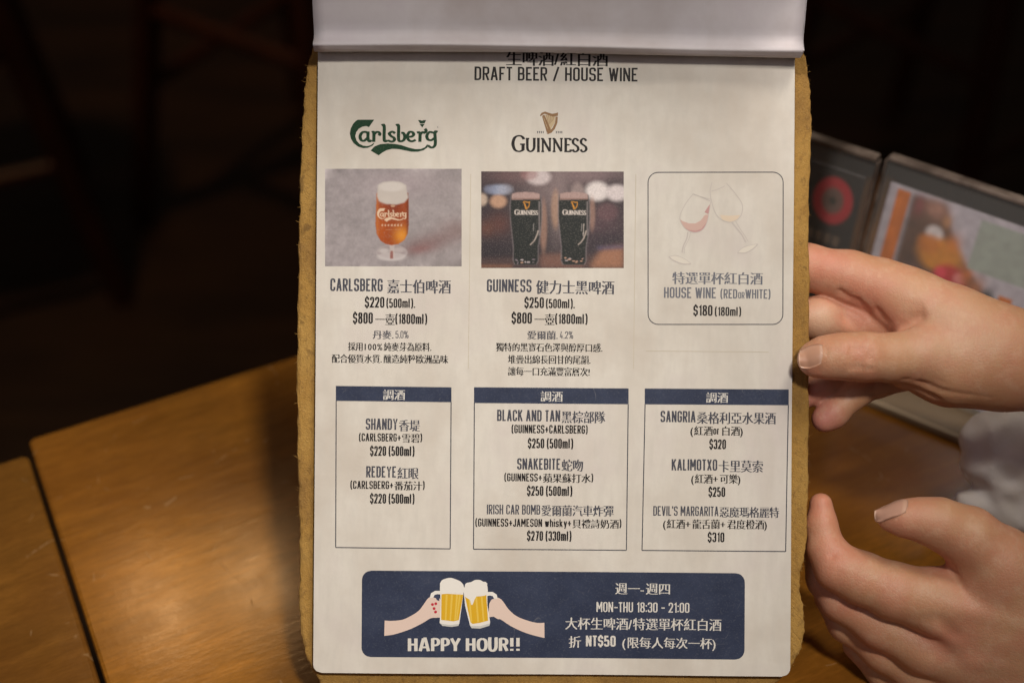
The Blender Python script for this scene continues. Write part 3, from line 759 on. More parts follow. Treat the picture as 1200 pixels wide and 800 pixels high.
def ast(p, lw, lh): zz[0] += 1; P.stroke(p, lw/9.23, m_green, .05+.004*(zz[0] % 4), smooth=True, wy=lh/9.23)
carls(ap, ast, z1)
P.stroke([z1(1038, 268), z1(1048, 275)], .8, m_grey)
P.build('brand_lettering', pg, 'dark green swash brand lettering')

# second brand: harp and serif capitals
HARP_N = [(428, 152), (448, 122), (488, 108), (530, 122), (570, 134), (610, 128), (640, 118), (638, 158), (580, 168), (530, 152), (482, 134), (456, 148), (436, 164)]
HARP_L = [(458, 152), (482, 148), (556, 318), (534, 350), (508, 352), (454, 172)]
HARP_R = [(612, 166), (637, 170), (632, 240), (602, 312), (562, 356), (522, 372), (504, 362), (532, 345), (574, 300), (604, 240)]
HARP_F = [(486, 146), (608, 162), (602, 240), (552, 318)]
P = Print()
def z2(x, y): return (590+x/10, 120+y/10)
P.poly([z2(*p) for p in HARP_F], m_pgold, .045)
for i, sh in enumerate((HARP_N, HARP_L, HARP_R)): P.poly([z2(*p) for p in sh], m_gold, .055+.004*i)
for k in range(5): P.stroke([z2(505+k*22, 150+k*3), z2(532+k*11, 268-k*12)], .45, m_gold, .07)
P.stroke([z2(470, 180), z2(520, 310)], .5, m_pgold, .075)
P.build('harp_emblem', pg)
SER = {  # serif capitals on a 0..1 grid (x width given), pen thick/thin
 'G': (.86, [[(.93, .78), (.78, .95), (.5, 1), (.2, .88), (.06, .5), (.2, .12), (.5, 0), (.74, .04), (.88, .12)], [(.86, .45), (.86, .08)], [(.62, .46), (1.02, .46)]]),
 'U': (.82, [[(.15, 1), (.15, .35), (.22, .1), (.48, 0), (.72, .1), (.84, .35), (.84, 1)], [(0, 1), (.34, 1)], [(.7, 1), (1, 1)]]),
 'I': (.26, [[(.5, 0), (.5, 1)], [(.05, 1), (.95, 1)], [(.05, 0), (.95, 0)]]),
 'N': (.86, [[(.17, 0), (.17, .95)], [(.17, 1), (.5, .5), (.85, .0)], [(.86, 0), (.86, 1)], [(0, 1), (.22, 1)], [(.02, 0), (.3, 0)], [(.72, 1), (1, 1)]]),
 'E': (.58, [[(.26, 0), (.26, 1)], [(.05, 1), (.95, 1)], [(.05, 0), (1, 0)], [(.3, .52), (.82, .52)], [(.93, 1), (.93, .86)], [(.97, 0), (.97, .16)]]),
 'S': (.58, [[(.88, .82), (.7, .96), (.42, 1), (.16, .86), (.18, .64), (.5, .5), (.82, .36), (.88, .14), (.6, 0), (.3, 0), (.1, .16)]]),
 'H': (.95, [[(.2, 0), (.2, 1)], [(.8, 0), (.8, 1)], [(.2, .52), (.8, .52)]]),
 'A': (.95, [[(.1, 0), (.42, 1)], [(.40, 1), (.58, 1), (.88, 0)], [(.25, .3), (.8, .3)]]),
 'P': (.78, [[(.22, 0), (.22, 1)], [(.22, .96), (.62, .96), (.86, .84), (.86, .58), (.6, .46), (.22, .46)]]),
 'Y': (.9, [[(.12, 1), (.5, .42)], [(.9, 1), (.5, .42)], [(.5, .5), (.5, 0)]]),
 'O': (.92, [[(.5, .96), (.2, .84), (.12, .5), (.2, .16), (.5, .04), (.8, .16), (.88, .5), (.8, .84), (.5, .96)]]),
 'R': (.86, [[(.2, 0), (.2, 1)], [(.2, .96), (.6, .96), (.82, .84), (.82, .60), (.6, .50), (.2, .50)], [(.55, .50), (.88, 0)]]),
 '!': (.46, [[(.5, 1.02), (.5, .34)], [(.5, 0), (.5, .16)]]),
}
def serif(word, x0, x1, base, cap, thick, thin, first=1.0):
    """quads in pixels, y down"""
    tot = 0; xs = []
    for i, ch in enumerate(word):
        if ch == ' ': tot += .35; xs.append(None); continue
        k = first if i == 0 else 1; xs.append((tot, k)); tot += SER[ch][0]*k+.09
    sc_ = (x1-x0)/(tot-.09); out = []
    for ch, q in zip(word, xs):
        if q is None: continue
        x, k = q; wd, paths = SER[ch]
        for p in paths:
            pl = [(x0+(x+a*wd*k)*sc_, base-b*cap*k) for a, b in p]
            curved = len(p) > 4
            if curved: pl = smooth_path(pl, False, 3)
            tk = thick*k*cap
            if ch == 'N' and len(p) == 2 and p[0][0] in (.17, .86) and p[0][1] == 0: tk = thin*cap*1.25
            out.append(strip(pl, tk, thin*cap))
    return out
def flat(l): return [q for s in l for q in s]
P = Print()
for i, ql in enumerate(serif('GUINNESS', 600.2, 688, 177.5, 15.0, .205, .115, 1.22)):
    for q in ql: P.poly(q, m_black, .05+.004*(i % 5))
for i, x in enumerate((630, 632.2, 634.4, 636.6, 652, 654.2, 656.4, 658.4)):
    P.stroke([(x, 156.3), (x, 153.8)], .9, m_grey); P.stroke([(x-.6, 154), (x+.7, 154)], .45, m_grey, .055)
P.build('brand_lettering', pg, 'black serif capitals brand lettering under the harp')

# printed picture: amber beer in a stemmed glass
def on_page(z): return lambda x, y: (*page(x, y), warp(*page(x, y))+z*.001)
W = Paint(381, 541, 198, 312, 2.2)
W.fill((154, 147, 150)); W.noise(.07, 9, 3); W.noise(.05, 2.2, 4)
W.blend((W.X-381)/160*.5, (136, 128, 128), .5); W.ell(470, 215, 60, 20, (172, 158, 164), 2, .5)
W.ell(505, 283, 40, 12, (122, 92, 92), 2, .65, -.22); W.ell(535, 268, 26, 14, (124, 98, 96), 2, .5)
W.ell(492, 292, 22, 7, (130, 84, 84), 2, .6, -.15); W.noise(.03, .8, 9)
W.ell(459, 296, 18.5, 9, (178, 170, 172), .12, .75); W.ell(459, 295, 16.5, 7.4, (148, 136, 138), .3, .85)
W.ell(459, 301, 17, 5, (206, 200, 200), .3, .45); W.ell(450, 294, 6, 3, (196, 190, 190), .8, .7)
W.ell(467, 293, 7, 3, (190, 180, 180), .8, .6)
W.poly([(455.5, 283), (463, 283), (462, 292), (463, 303), (456, 303), (457, 292)], (190, 178, 176), .6, .75)
W.poly([(457.5, 294), (460.5, 294), (461, 303), (457, 303)], (132, 62, 50), .5, .8)
glass = [(441.5, 226), (440.8, 245), (440, 262), (441.5, 274), (446, 282), (452, 286), (459, 287.5), (467, 286), (474, 281), (478, 273), (479, 262), (479, 245), (478.6, 226)]
W.poly(glass, (150, 66, 22), .5)
m = W.pmask(glass, .4)
W.blend(m*np.exp(-((W.X-471)/9)**2-((W.Y-276)/10)**2), (214, 140, 44), .95)
W.blend(m*np.exp(-((W.X-447)/6)**2-((W.Y-268)/18)**2), (178, 88, 26), .7)
W.blend(m*np.exp(-((W.X-461)/10)**2-((W.Y-240)/14)**2), (116, 40, 14), .75)
W.blend(m*np.exp(-((W.X-442)/2.0)**2), (196, 120, 60), .5); W.blend(m*np.exp(-((W.X-478)/1.8)**2), (90, 36, 18), .6)
W.poly([(442.5, 224), (443.5, 217), (449, 213.6), (459, 212.6), (469, 213.6), (475.5, 217), (477, 224), (478.5, 232), (474, 237.5), (464, 240), (452, 239), (444.5, 236), (441.8, 230)], (190, 182, 176), .7)
W.ell(459, 219, 15, 5.5, (206, 200, 196), .5, .7); W.ell(452, 234, 8, 5, (198, 190, 182), 2, .5)
def z3(x, y): return (442+(x-93)/950*34.5, 244.5+(y-190)/385*15.5)
quads = []
for p, cl in CB_L: quads += strip(smooth_path([z3(*q) for q in p], False, 3), 1.25, .85)
W.quads(quads, (222, 196, 168), .92)
for c in (CB_C, CB_S): W.poly([z3(*p) for p in c], (222, 196, 168), .35, .92)
W.ell(460.5, 241.5, 2.6, 1.5, (206, 170, 140), .4, .6)
for i in range(7): W.poly([(447+i*3.7, 263), (449+i*3.7, 262.6), (449+i*3.7, 265.2), (447+i*3.7, 265.4)], (216, 180, 150), .3, .7)
W.poly([(452, 269), (470, 268.5), (470, 269.3), (452, 269.8)], (200, 140, 100), .3, .5)
W.build('beer_picture', on_page(.04), m_print, pg)['label'] = 'printed picture of amber beer in a stemmed glass'

# printed picture: two pints of dark beer
W = Paint(564, 731, 201, 314, 2.2)
W.fill((58, 50, 56))
for cx, cy, rx, ry, c, a in ((600, 206, 40, 12, (110, 84, 86), .8), (690, 205, 60, 14, (132, 112, 116), .9), (640, 222, 34, 30, (120, 104, 106), .8), (655, 232, 14, 60, (136, 120, 122), .7),
                             (575, 250, 24, 40, (52, 42, 48), .9), (586, 262, 16, 16, (96, 58, 52), .7), (570, 268, 12, 12, (104, 66, 54), .7), (705, 262, 30, 24, (88, 66, 74), .8), (712, 285, 34, 20, (52, 44, 54), .9),
                             (575, 295, 40, 16, (44, 38, 46), .9), (720, 215, 18, 10, (70, 60, 66), .7), (610, 300, 60, 12, (40, 36, 42), .6)):
    W.ell(cx, cy, rx, ry, c, 2, a)
W.poly([(564, 303), (731, 297), (731, 314), (564, 314)], (76, 58, 58), 2.5, .9)
W.poly([(705, 292), (731, 288), (731, 314), (690, 314)], (158, 112, 88), 3, .9); W.poly([(634, 298), (684, 296), (684, 314), (634, 314)], (120, 86, 76), 2.5, .8)
W.poly([(700, 289), (731, 287), (731, 291), (700, 293)], (86, 82, 112), 1.6, .7)
W.poly([(564, 310), (600, 310), (600, 314), (564, 314)], (130, 90, 70), 1, .7)
for cx, cy, rx, ry, c, a in ((584, 222.5, 11, 6, (150, 160, 186), .85), (592, 222, 9, 6, (158, 160, 176), .6), (574, 222, 7, 5, (120, 126, 150), .7), (584, 236, 9.5, 7.5, (196, 156, 130), .8), (565, 234, 6, 7, (190, 170, 154), .9),
                             (631, 207.5, 14, 9, (206, 194, 196), .85), (620, 204, 10, 7, (150, 110, 110), .6), (700, 224, 13.5, 11, (222, 214, 214), .97), (723, 226, 12.5, 9.5, (214, 204, 206), .95), (677, 228, 8, 14, (170, 152, 150), .6),
                             (651, 245, 5, 22, (190, 150, 120), .45), (637, 265, 4, 30, (180, 140, 120), .5), (694, 250, 3.5, 20, (176, 140, 124), .5), (712, 248, 12, 10, (110, 80, 86), .6)):
    W.ell(cx, cy, rx, ry, c, .5, a)
W.c = np.stack([W.blur_arr(W.c[..., i], .9) for i in range(3)], -1)
def pint(ox):
    g = [(599.5, 228), (598.3, 240), (598.6, 256), (600.6, 275), (602.2, 290), (602, 306), (604, 310), (628, 310), (630, 306), (630, 290), (633, 272), (634.5, 256), (634.3, 240), (632.6, 228)]
    g = [(x+ox, y) for x, y in g]
    W.poly([(x+(1.2 if x > 616+ox else -1.2), y) for x, y in g], (120, 112, 116), .5, .65)
    W.poly(g, (25, 31, 31), .5, .98)
    W.poly([(600+ox, 227), (606+ox, 225.5), (616+ox, 225), (626+ox, 225.5), (632.3+ox, 227.2), (632.6+ox, 233.5), (599.6+ox, 234)], (168, 142, 138), .5)
    W.poly([(599.5+ox, 232.4), (632.6+ox, 232), (632.6+ox, 234), (599.5+ox, 234.2)], (120, 90, 80), .4, .6)
    h = lambda x, y: (612.6+ox+(x-430)/210*8.4, 235.6+(y-108)/264*10)
    for sh in (HARP_N, HARP_L, HARP_R): W.poly([h(*p) for p in sh], (196, 134, 46), .3, .95)
    W.quads(flat(serif('GUINNESS', 603.2+ox, 630.5+ox, 251.6, 4.7, .26, .15, 1.25)), (206, 196, 190), .95)
    W.quads(strip(smooth_path([(621+ox, 287), (626+ox, 282), (629+ox, 276), (630.8+ox, 270)]), 1.5, 1.1), (186, 172, 164), .8)
    W.quads(strip([(625.5+ox, 262), (625+ox, 271)], .9, .9), (150, 146, 144), .7)
    rr = random.Random(int(ox)+5)
    for k in range(16):
        x = rr.uniform(603, 629)+ox; y = rr.uniform(302, 309); W.ell(x, y, rr.uniform(.8, 2.4), rr.uniform(.5, 1.1), rr.choice([(176, 166, 170), (120, 110, 118), (190, 150, 130), (40, 40, 46)]), .6, .8)
    W.blend(np.exp(-((W.X-(632+ox))/1.1)**2)*((W.Y > 236) & (W.Y < 276)), (150, 140, 142), .5)
pint(0); pint(56.3)
W.quads(strip([(684.2, 262), (683.5, 277)], 1, 1), (186, 176, 170), .8)
W.noise(.05, .5, 11)
W.build('beer_picture', on_page(.04), m_print, pg)['label'] = 'printed picture of two pints of black beer in a bar'

# printed picture: faint watercolour wine glasses
P = Print()
def z4(x, y): return (770+x/6.665, 200+y/6.665)
def tint(name, k, c): return ink(name, tuple(a*(1-k)+b*k for a, b in zip((.68, .63, .52), c)), .5, .05)
m_w1 = tint('faint_grey_wash', .50, (.42, .38, .44)); m_w2 = tint('pink_wash', .46, (.50, .17, .20)); m_w3 = tint('deep_pink_wash', .60, (.42, .10, .16)); m_w4 = tint('peach_wash', .24, (.72, .42, .26))
m_w5 = tint('pale_wash', .30, (.75, .73, .76))
P.poly([z4(*p) for p in [(176, 376), (200, 395), (250, 412), (300, 412), (340, 390), (370, 350), (378, 345), (402, 345), (392, 400), (370, 445), (340, 472), (300, 482), (250, 472), (205, 440)]], m_w2, .05)
P.poly([z4(*p) for p in [(370, 325), (392, 290), (412, 262), (406, 325), (398, 340)]], m_w3, .052)
P.poly([z4(*p) for p in [(205, 440), (250, 462), (300, 470), (345, 455), (385, 405), (370, 445), (340, 472), (300, 482), (250, 474)]], m_w3, .056)
P.poly([z4(*p) for p in [(490, 345), (560, 352), (610, 350), (650, 348), (620, 388), (570, 402), (510, 385)]], m_w4, .05)
def st(pts, w=1.0, m=m_w1, z=.06): P.stroke([z4(*p) for p in pts], w, m, z, smooth=True)
st([(282, 182), (225, 255), (185, 335), (180, 385), (215, 448), (280, 482), (345, 470), (388, 410), (410, 300), (418, 240)], .8)
st([(282, 182), (340, 205), (415, 238)], .9); st([(285, 188), (350, 205), (418, 225)], .5)
st([(240, 480), (232, 530), (205, 590), (195, 640)], 1.5); st([(262, 482), (245, 540), (215, 600), (212, 645)], .7)
P.poly([z4(*p) for p in [(92, 672), (130, 662), (200, 680), (262, 722), (240, 738), (170, 722), (110, 698)]], m_w5, .05)
st([(92, 672), (130, 702), (200, 728), (265, 728)], 1.3); st([(92, 672), (150, 662), (215, 690), (262, 722)], .6)
st([(430, 90), (415, 150), (420, 220), (450, 320), (490, 375), (560, 404), (630, 380), (662, 330), (662, 260), (610, 180), (540, 98)], .9)
st([(425, 160), (470, 148), (530, 120)], .9)
st([(582, 402), (620, 450), (660, 500), (692, 560)], 1.6); st([(612, 395), (645, 450), (685, 510), (712, 556)], .7)
P.poly([z4(*p) for p in [(628, 640), (660, 610), (740, 575), (785, 572), (760, 605), (690, 640), (645, 650)]], m_w5, .05)
st([(628, 642), (690, 642), (750, 610), (785, 575)], 1.3); st([(628, 640), (680, 595), (785, 572)], .6)
P.build('wine_picture', pg, 'faint watercolour of two tilted wine glasses')

# happy hour banner
P = Print(); bx0, bx1, by0, by1, br = 424.0, 872.5, 669.5, 770.5, 11.0
nx, ny = 60, 16
def bann(a, t):
    y = by0+(by1-by0)*t; ins = 0
    for e in (y-by0, by1-y):
        if e < br: ins = max(ins, br-math.sqrt(max(0, br*br-(br-e)**2)))
    return (bx0+ins+(bx1-bx0-2*ins)*a-(y-720)*.006, y+(a-.5)*3.0)
ts = [0, .01, .025, .05, .08, .11]+list(np.linspace(.18, .82, 10))+[.89, .92, .95, .975, .99, 1]
for j in range(len(ts)-1):
    for i in range(nx): P.poly([bann(i/nx, ts[j]), bann((i+1)/nx, ts[j]), bann((i+1)/nx, ts[j+1]), bann(i/nx, ts[j+1])], m_navy, .04)
P.build('happy_hour_banner', pg)
def z5(x, y): return (440+x/5.714, 665+y/5.714)
P = Print()
def pz(pts, m, z, sm=False):
    pts = smooth_path(pts, True, 3) if sm else pts
    P.poly([z5(*p) for p in pts], m, z)
armL = smooth_path([(62, 350), (110, 352), (180, 345), (240, 318), (290, 285), (325, 240), (350, 205), (372, 192), (415, 195), (438, 212)], False, 3) + [(440, 330)] + smooth_path([(410, 332), (370, 335), (320, 365), (240, 405), (170, 430), (110, 446), (60, 452)], False, 3)
armR = smooth_path([(1131, 367), (1080, 368), (1010, 350), (940, 320), (890, 275), (862, 235), (835, 205), (800, 198), (775, 215), (762, 240)], False, 3) + [(755, 330)] + smooth_path([(790, 325), (820, 342), (840, 345), (900, 385), (980, 425), (1060, 452), (1132, 469)], False, 3)
P.poly([z5(*p) for p in armL], m_skinp, .075); P.build('printed_arm', pg, 'pale pink illustrated arm with red fingernails')
P = Print(); P.poly([z5(*p) for p in armR], m_skinp, .075); P.build('printed_arm', pg, 'pale pink illustrated arm at the right of the mugs')
P = Print()
pz([(436, 152), (400, 152), (372, 168), (364, 200), (388, 196), (396, 180), (412, 174), (438, 176)], m_foam, .095)
pz([(745, 160), (785, 160), (812, 178), (818, 205), (795, 205), (785, 188), (765, 184), (748, 188)], m_foam, .095)
pz([(388, 196), (396, 182), (412, 176), (426, 182), (428, 220), (412, 214), (404, 200)], m_navyl, .10)
pz([(795, 205), (785, 190), (765, 186), (757, 192), (757, 225), (772, 212)], m_navyl, .10)
pz([(432, 100), (588, 110), (592, 150), (562, 370), (556, 384), (510, 392), (450, 386), (430, 366), (436, 250)], m_foam, .11)
pz([(588, 130), (748, 100), (750, 250), (768, 360), (764, 384), (700, 404), (644, 402), (632, 380), (600, 250)], m_foam, .113)
pz([(442, 170), (588, 178), (558, 348), (520, 356), (440, 346)], m_amber, .125)
pz([(600, 192), (742, 180), (754, 352), (700, 366), (650, 374), (636, 360)], m_amber, .128)
for x in (470, 505, 540): pz([(x, 176), (x+14, 177), (x+8-(x-440)*.1, 350), (x-2-(x-440)*.1, 350)], m_amber2, .134)
for x in (622, 668, 705): pz([(x, 192), (x+12, 190), (x+26, 358), (x+14, 362)], m_amber2, .136)
pz([(560, 178), (572, 178), (548, 346), (540, 350)], m_amber2, .138)
pz([(600, 185), (670, 185), (662, 215), (650, 245), (640, 242), (632, 212), (612, 200)], m_foam, .142, True)
pz([(433, 110), (445, 82), (480, 68), (510, 66), (545, 78), (572, 92), (590, 118), (592, 160), (540, 170), (470, 172), (436, 170)], m_foam, .144, True)
pz([(598, 130), (606, 102), (640, 94), (668, 80), (700, 80), (722, 92), (744, 100), (748, 175), (680, 190), (605, 190)], m_foam, .148, True)
pz([(436, 370), (500, 380), (560, 372), (556, 386), (510, 393), (448, 386)], m_glassp, .150)
pz([(640, 386), (700, 388), (764, 370), (762, 386), (700, 405), (644, 402)], m_glassp, .150)
for x, y in ((382, 243), (404, 238), (393, 270), (403, 293)): P.poly([z5(x+10*math.cos(t*.785), y+10*math.sin(t*.785)) for t in range(8)], m_red, .10)
P.build('beer_mugs', pg, 'two illustrated foaming beer mugs knocking together')
P = Print()
for i, ql in enumerate(serif('HAPPY HOUR!!', 477.5, 610, 762, 14.8, .27, .15)):
    for q in ql: P.poly(q, m_ltext, .08+.004*(i % 5))
P.build('banner_text', pg, 'bold white words HAPPY HOUR!! below the mugs')
T('banner_text', 'white opening times and offer at the right of the banner',
  rn([Cj('週一-週四')], 753.5, 694.6, 12.6, m_ltext, z=.07, width=66, embold=.028),
  rn([L('MON-THU 18:30 - 21:00')], 754, 717, 11.6, m_ltext, z=.07, width=110, stroke=.135),
  rn([Cj('大杯生啤酒/特選單杯紅白酒')], 754, 736.2, 13, m_ltext, z=.07, width=184, embold=.028),
  rn([Cj('折'), Sp(.4), L('NT$50', 1.02), Sp(.45), Cj('(限每人每次一杯)', .95)], 753.5, 757.6, 12.6, m_ltext, z=.07, width=175, embold=.028, stroke=.18))

# the turned page: hangs as a U over the head of the menu and leans back over the top edge
def flip_profile():
    # (v, z) in metres from the binding, down behind, round the belly and up again; mirrored from the photo's fold at y=66
    vb_ = page(650, 67)[1]; r = .0062
    P = [(vb_+.060, .0006), (vb_+.030, .0008), (vb_+.012, .0010)]
    for k in range(0, 9):
        t = -math.pi/2 - math.pi*0 + k/10*math.pi
        P.append((vb_+r*.9 - r*.9*math.cos(t), .0010+r + r*math.sin(t)))
    P += [(vb_+dv, z) for dv, z in ((.0070, .0092), (.014, .0122), (.023, .0160), (.032, .0212), (.041, .030), (.050, .047), (.056, .058), (.062, .064), (.070, .066), (.082, .058), (.096, .038), (.108, .012))]
    return smooth_path(P, False, 3)
prof = flip_profile(); V = []; nu = 40; th = .00030
ul, ur = page(371.5, 60)[0], page(934, 60)[0]
def flip_pt(a, k, off, sheet=0):
    v, z = prof[k]; t = k/(len(prof)-1)
    pv, pz_ = prof[max(0, k-1)]; nv_, nz_ = prof[min(len(prof)-1, k+1)]
    dx, dz = nv_-pv, nz_-pz_; l = math.hypot(dx, dz) or 1
    v += -dz/l*off; z += dx/l*off
    u = ul+(ur-ul)*a+.0007*sheet*a
    belly = .0011*math.cos((a-.42)*5.0)*max(0, 1-abs(t-.38)*2.4) 
    zz_ = z*(1+.10*math.sin(a*5.2+.6))+.0003*math.sin(a*17+k*.3) if z > .002 else z
    return (u + (.0018*(t-.3) if a > .5 else 0)*a, v + belly*.55 - (a-.5)*.0006, zz_)
K = len(prof)
for sheet in (0, 1):
    V = [flip_pt(i/nu, k, -.0009*sheet, sheet) for k in range(K) for i in range(nu+1)] + [flip_pt(i/nu, k, -.0009*sheet-th, sheet) for k in range(K) for i in range(nu+1)]
    Fc = []; N0 = K*(nu+1)
    for k in range(K-1):
        for i in range(nu):
            a = k*(nu+1)+i; q = (a, a+1, a+nu+2, a+nu+1); Fc.append(q); Fc.append(tuple(N0+x for x in reversed(q)))
    for k in range(K-1):
        for i in (0, nu): a = k*(nu+1)+i; Fc.append((a, a+nu+1, N0+a+nu+1, N0+a))
    for i in range(nu):
        for k in (0, K-1): a = k*(nu+1)+i; Fc.append((a, a+1, N0+a+1, N0+a))
    fp = mesh_obj('turned_page', V, Fc, m_white, menu, smooth=False)
    for p in fp.data.polygons[:2*(K-1)*nu]: p.use_smooth = True
    fp['label'] = ('white turned-up front page curling over the heading', 'second turned-up page just inside the front one')[sheet]

# ------------------------------------------------------------ hands: one continuous surface each, from a distance field
def surface_nets(f, org, h):
    f = f.copy()
    for ax in range(3):                          # close the surface where the working box cuts it
        for e in (0, 1, -1, -2):
            sl = [slice(None)]*3; sl[ax] = e; f[tuple(sl)] = np.maximum(f[tuple(sl)], h)
    s = f < 0; nx, ny, nz = f.shape
    c = np.zeros((nx-1, ny-1, nz-1), int)
    offs = [(i, j, k) for i in (0, 1) for j in (0, 1) for k in (0, 1)]
    for i, j, k in offs: c += s[i:nx-1+i, j:ny-1+j, k:nz-1+k]
    act = (c > 0) & (c < 8); idx = -np.ones(act.shape, int); cells = np.argwhere(act); idx[act] = np.arange(len(cells))
    acc = np.zeros((len(cells), 3)); cnt = np.zeros(len(cells))
    for a in offs:
        for ax in range(3):
            if a[ax]: continue
            b = list(a); b[ax] = 1
            fa = f[cells[:, 0]+a[0], cells[:, 1]+a[1], cells[:, 2]+a[2]]; fb = f[cells[:, 0]+b[0], cells[:, 1]+b[1], cells[:, 2]+b[2]]
            m = (fa < 0) != (fb < 0); t = np.where(m, fa/np.where(m, fa-fb, 1), 0)
            p = np.tile(np.array(a, float), (len(cells), 1)); p[:, ax] += t
            acc[m] += p[m]; cnt[m] += 1
    V = (cells+acc/cnt[:, None])*h+org; Fs = []
    for ax in range(3):
        o1, o2 = [x for x in range(3) if x != ax]
        sl0 = [slice(None)]*3; sl1 = [slice(None)]*3; sl0[ax] = slice(0, -1); sl1[ax] = slice(1, None)
        a, b = s[tuple(sl0)], s[tuple(sl1)]; e = np.argwhere(a != b)
        e = e[(e[:, o1] > 0) & (e[:, o2] > 0) & (e[:, o1] < f.shape[o1]-1) & (e[:, o2] < f.shape[o2]-1)]
        ins = a[e[:, 0], e[:, 1], e[:, 2]]
        def ix(d1, d2):
            q = e.copy(); q[:, o1] -= d1; q[:, o2] -= d2; return idx[q[:, 0], q[:, 1], q[:, 2]]
        q = np.stack([ix(1, 1), ix(0, 1), ix(0, 0), ix(1, 0)], 1)
        fl = ins if ax != 1 else ~ins
        q[~fl] = q[~fl][:, ::-1]; Fs.append(q)
    return V, np.concatenate(Fs)
def hp(px, py, z):                               # photo pixel + mm in front of the page -> camera-frame metres (x right, y up, z to camera)
    k = (D-z*.001)/F; return np.array(((px-600)*k, -(py-400)*k, z*.001))
def rc(P, a, b, ra, rb):
    ab = b-a; t = np.clip(((P-a)@ab)/(ab@ab+1e-12), 0, 1)
    return np.linalg.norm(P-a-t[..., None]*ab, axis=-1)-(ra+(rb-ra)*t)
def smin(a, b, k):
    h = np.clip(.5+.5*(b-a)/k, 0, 1); return b*(1-h)+a*h-k*h*(1-h)
PXM = 1/S
class Sculpt:
    def __init__(s, x0, x1, y0, y1, z0, z1, h):
        k = D/F
        lo = np.array(((x0-600)*k, -(y1-400)*k, z0*.001)); hi = np.array(((x1-600)*k, -(y0-400)*k, z1*.001))
        n = np.ceil((hi-lo)/h).astype(int); s.h = h; s.org = lo
        ax = [lo[i]+np.arange(n[i])*h for i in range(3)]
        s.P = np.stack(np.meshgrid(*ax, indexing='ij'), -1).astype(np.float32)
    def chain(s, pts, k=.003):
        f = None
        for (a, b) in zip(pts[:-1], pts[1:]):
            d = rc(s.P, hp(*a[:3]), hp(*b[:3]), a[3]*PXM, b[3]*PXM)
            f = d if f is None else smin(f, d, k)
        return f
    def crease(s, f, pts, depth, width):
        d = None; Q = np.array([hp(*p) for p in pts]); n = s.P.shape
        lo = np.clip(((Q.min(0)-width*3-s.org)/s.h).astype(int), 0, n[:3]); hi = np.clip(((Q.max(0)+width*3-s.org)/s.h).astype(int)+1, 0, n[:3])
        sl = tuple(slice(a, b) for a, b in zip(lo, hi)); Ps = s.P[sl]
        if Ps.size == 0: return f
        for a, b in zip(Q[:-1], Q[1:]):
            q = rc(Ps, a, b, 0, 0); d = q if d is None else np.minimum(d, q)
        f = f.copy(); f[sl] += depth*np.exp(-(d/width)**2); return f
    def bump(s, f, a, b, height, width):
        return s.crease(f, [a, b], -height, width)
def camframe_obj(name, V, Fq, mat, parent):
    M3 = np.array([[RT[i], UP[i], -FW[i]] for i in range(3)]); O = np.array(CAM+FW*D)
    Wd = V@M3.T+O
    return mesh_obj(name, Wd.tolist(), Fq.tolist(), mat, parent, smooth=True)
def relax(V, Fq, it=2, lam=.5):
    E = np.concatenate([Fq[:, [i, (i+1) % 4]] for i in range(4)])
    for _ in range(it):
        a = np.zeros_like(V); c = np.zeros(len(V))
        np.add.at(a, E[:, 0], V[E[:, 1]]); np.add.at(c, E[:, 0], 1); np.add.at(a, E[:, 1], V[E[:, 0]]); np.add.at(c, E[:, 1], 1)
        V = V*(1-lam)+lam*a/c[:, None]
    return V
def paint_skin(o, V, base, spots):
    """pigment: base plus redder finger pads, joints and palm"""
    c = np.tile(np.array(base), (len(V), 1))
    for (px, py, z, r, colr, a) in spots:
        d = np.linalg.norm(V-hp(px, py, z), axis=1); w_ = a*np.exp(-(d/(r*PXM))**2); c = c*(1-w_[:, None])+np.array(colr)*w_[:, None]
    at = o.data.color_attributes.new('Col', 'FLOAT_COLOR', 'POINT')
    rgba = np.ones((len(V), 4), np.float32); rgba[:, :3] = c; at.data.foreach_set('color', rgba.ravel())
person = empty('person', (0.42, 0.10, 0), 'person at the right, hands and white sleeve in view, gripping the menu', 'person')
pinv = person.matrix_basis.inverted()
SKIN = (.52, .275, .150); PINK = (.62, .225, .155); PALE = (.66, .45, .32)

# upper hand
H = Sculpt(850, 1420, 262, 540, -48, 26, .00085)
palm = H.chain([(1400, 455, -8, 74), (1290, 440, -8, 62), (1205, 424, -7, 49), (1160, 412, -7, 54), (1112, 383, -10, 45), (1062, 352, -14, 35)], .008)
palm = smin(palm, H.chain([(1170, 428, -6, 50), (1112, 428, -5, 44), (1068, 424, -3, 32)], .006), .008)
palm = smin(palm, H.chain([(1085, 395, -20, 36), (1040, 392, -26, 26)], .006), .006)
idx_ = H.chain([(1070, 356, -13, 38), (1030, 336, -16, 33), (995, 325, -18, 31), (945, 313, -18.5, 27), (905, 316, -17, 25), (870, 322, -16, 21)], .004)
mid = H.chain([(1065, 392, -24, 28), (1010, 380, -24, 27), (960, 373, -19, 25), (905, 372, -18, 23), (872, 374, -17, 20)], .004)
ring_ = H.chain([(1060, 420, -24, 24), (1010, 436, -24, 22), (968, 452, -18, 20), (930, 464, -15.5, 18), (905, 466, -15, 16)], .003)
pnk = H.chain([(1065, 436, -20, 22), (1030, 446, -18, 19), (1002, 460, -15, 17.5), (976, 484, -13, 17.5), (966, 491, -12.5, 15.5)], .003)
thb = H.chain([(1120, 420, -3, 42), (1078, 416, 2, 32), (1045, 419, 5, 27), (1012, 418, 7, 27.5), (985, 417.5, 7.5, 25), (964, 419, 7, 22.5), (953.5, 421, 6.4, 18.5)], .004)
f = palm
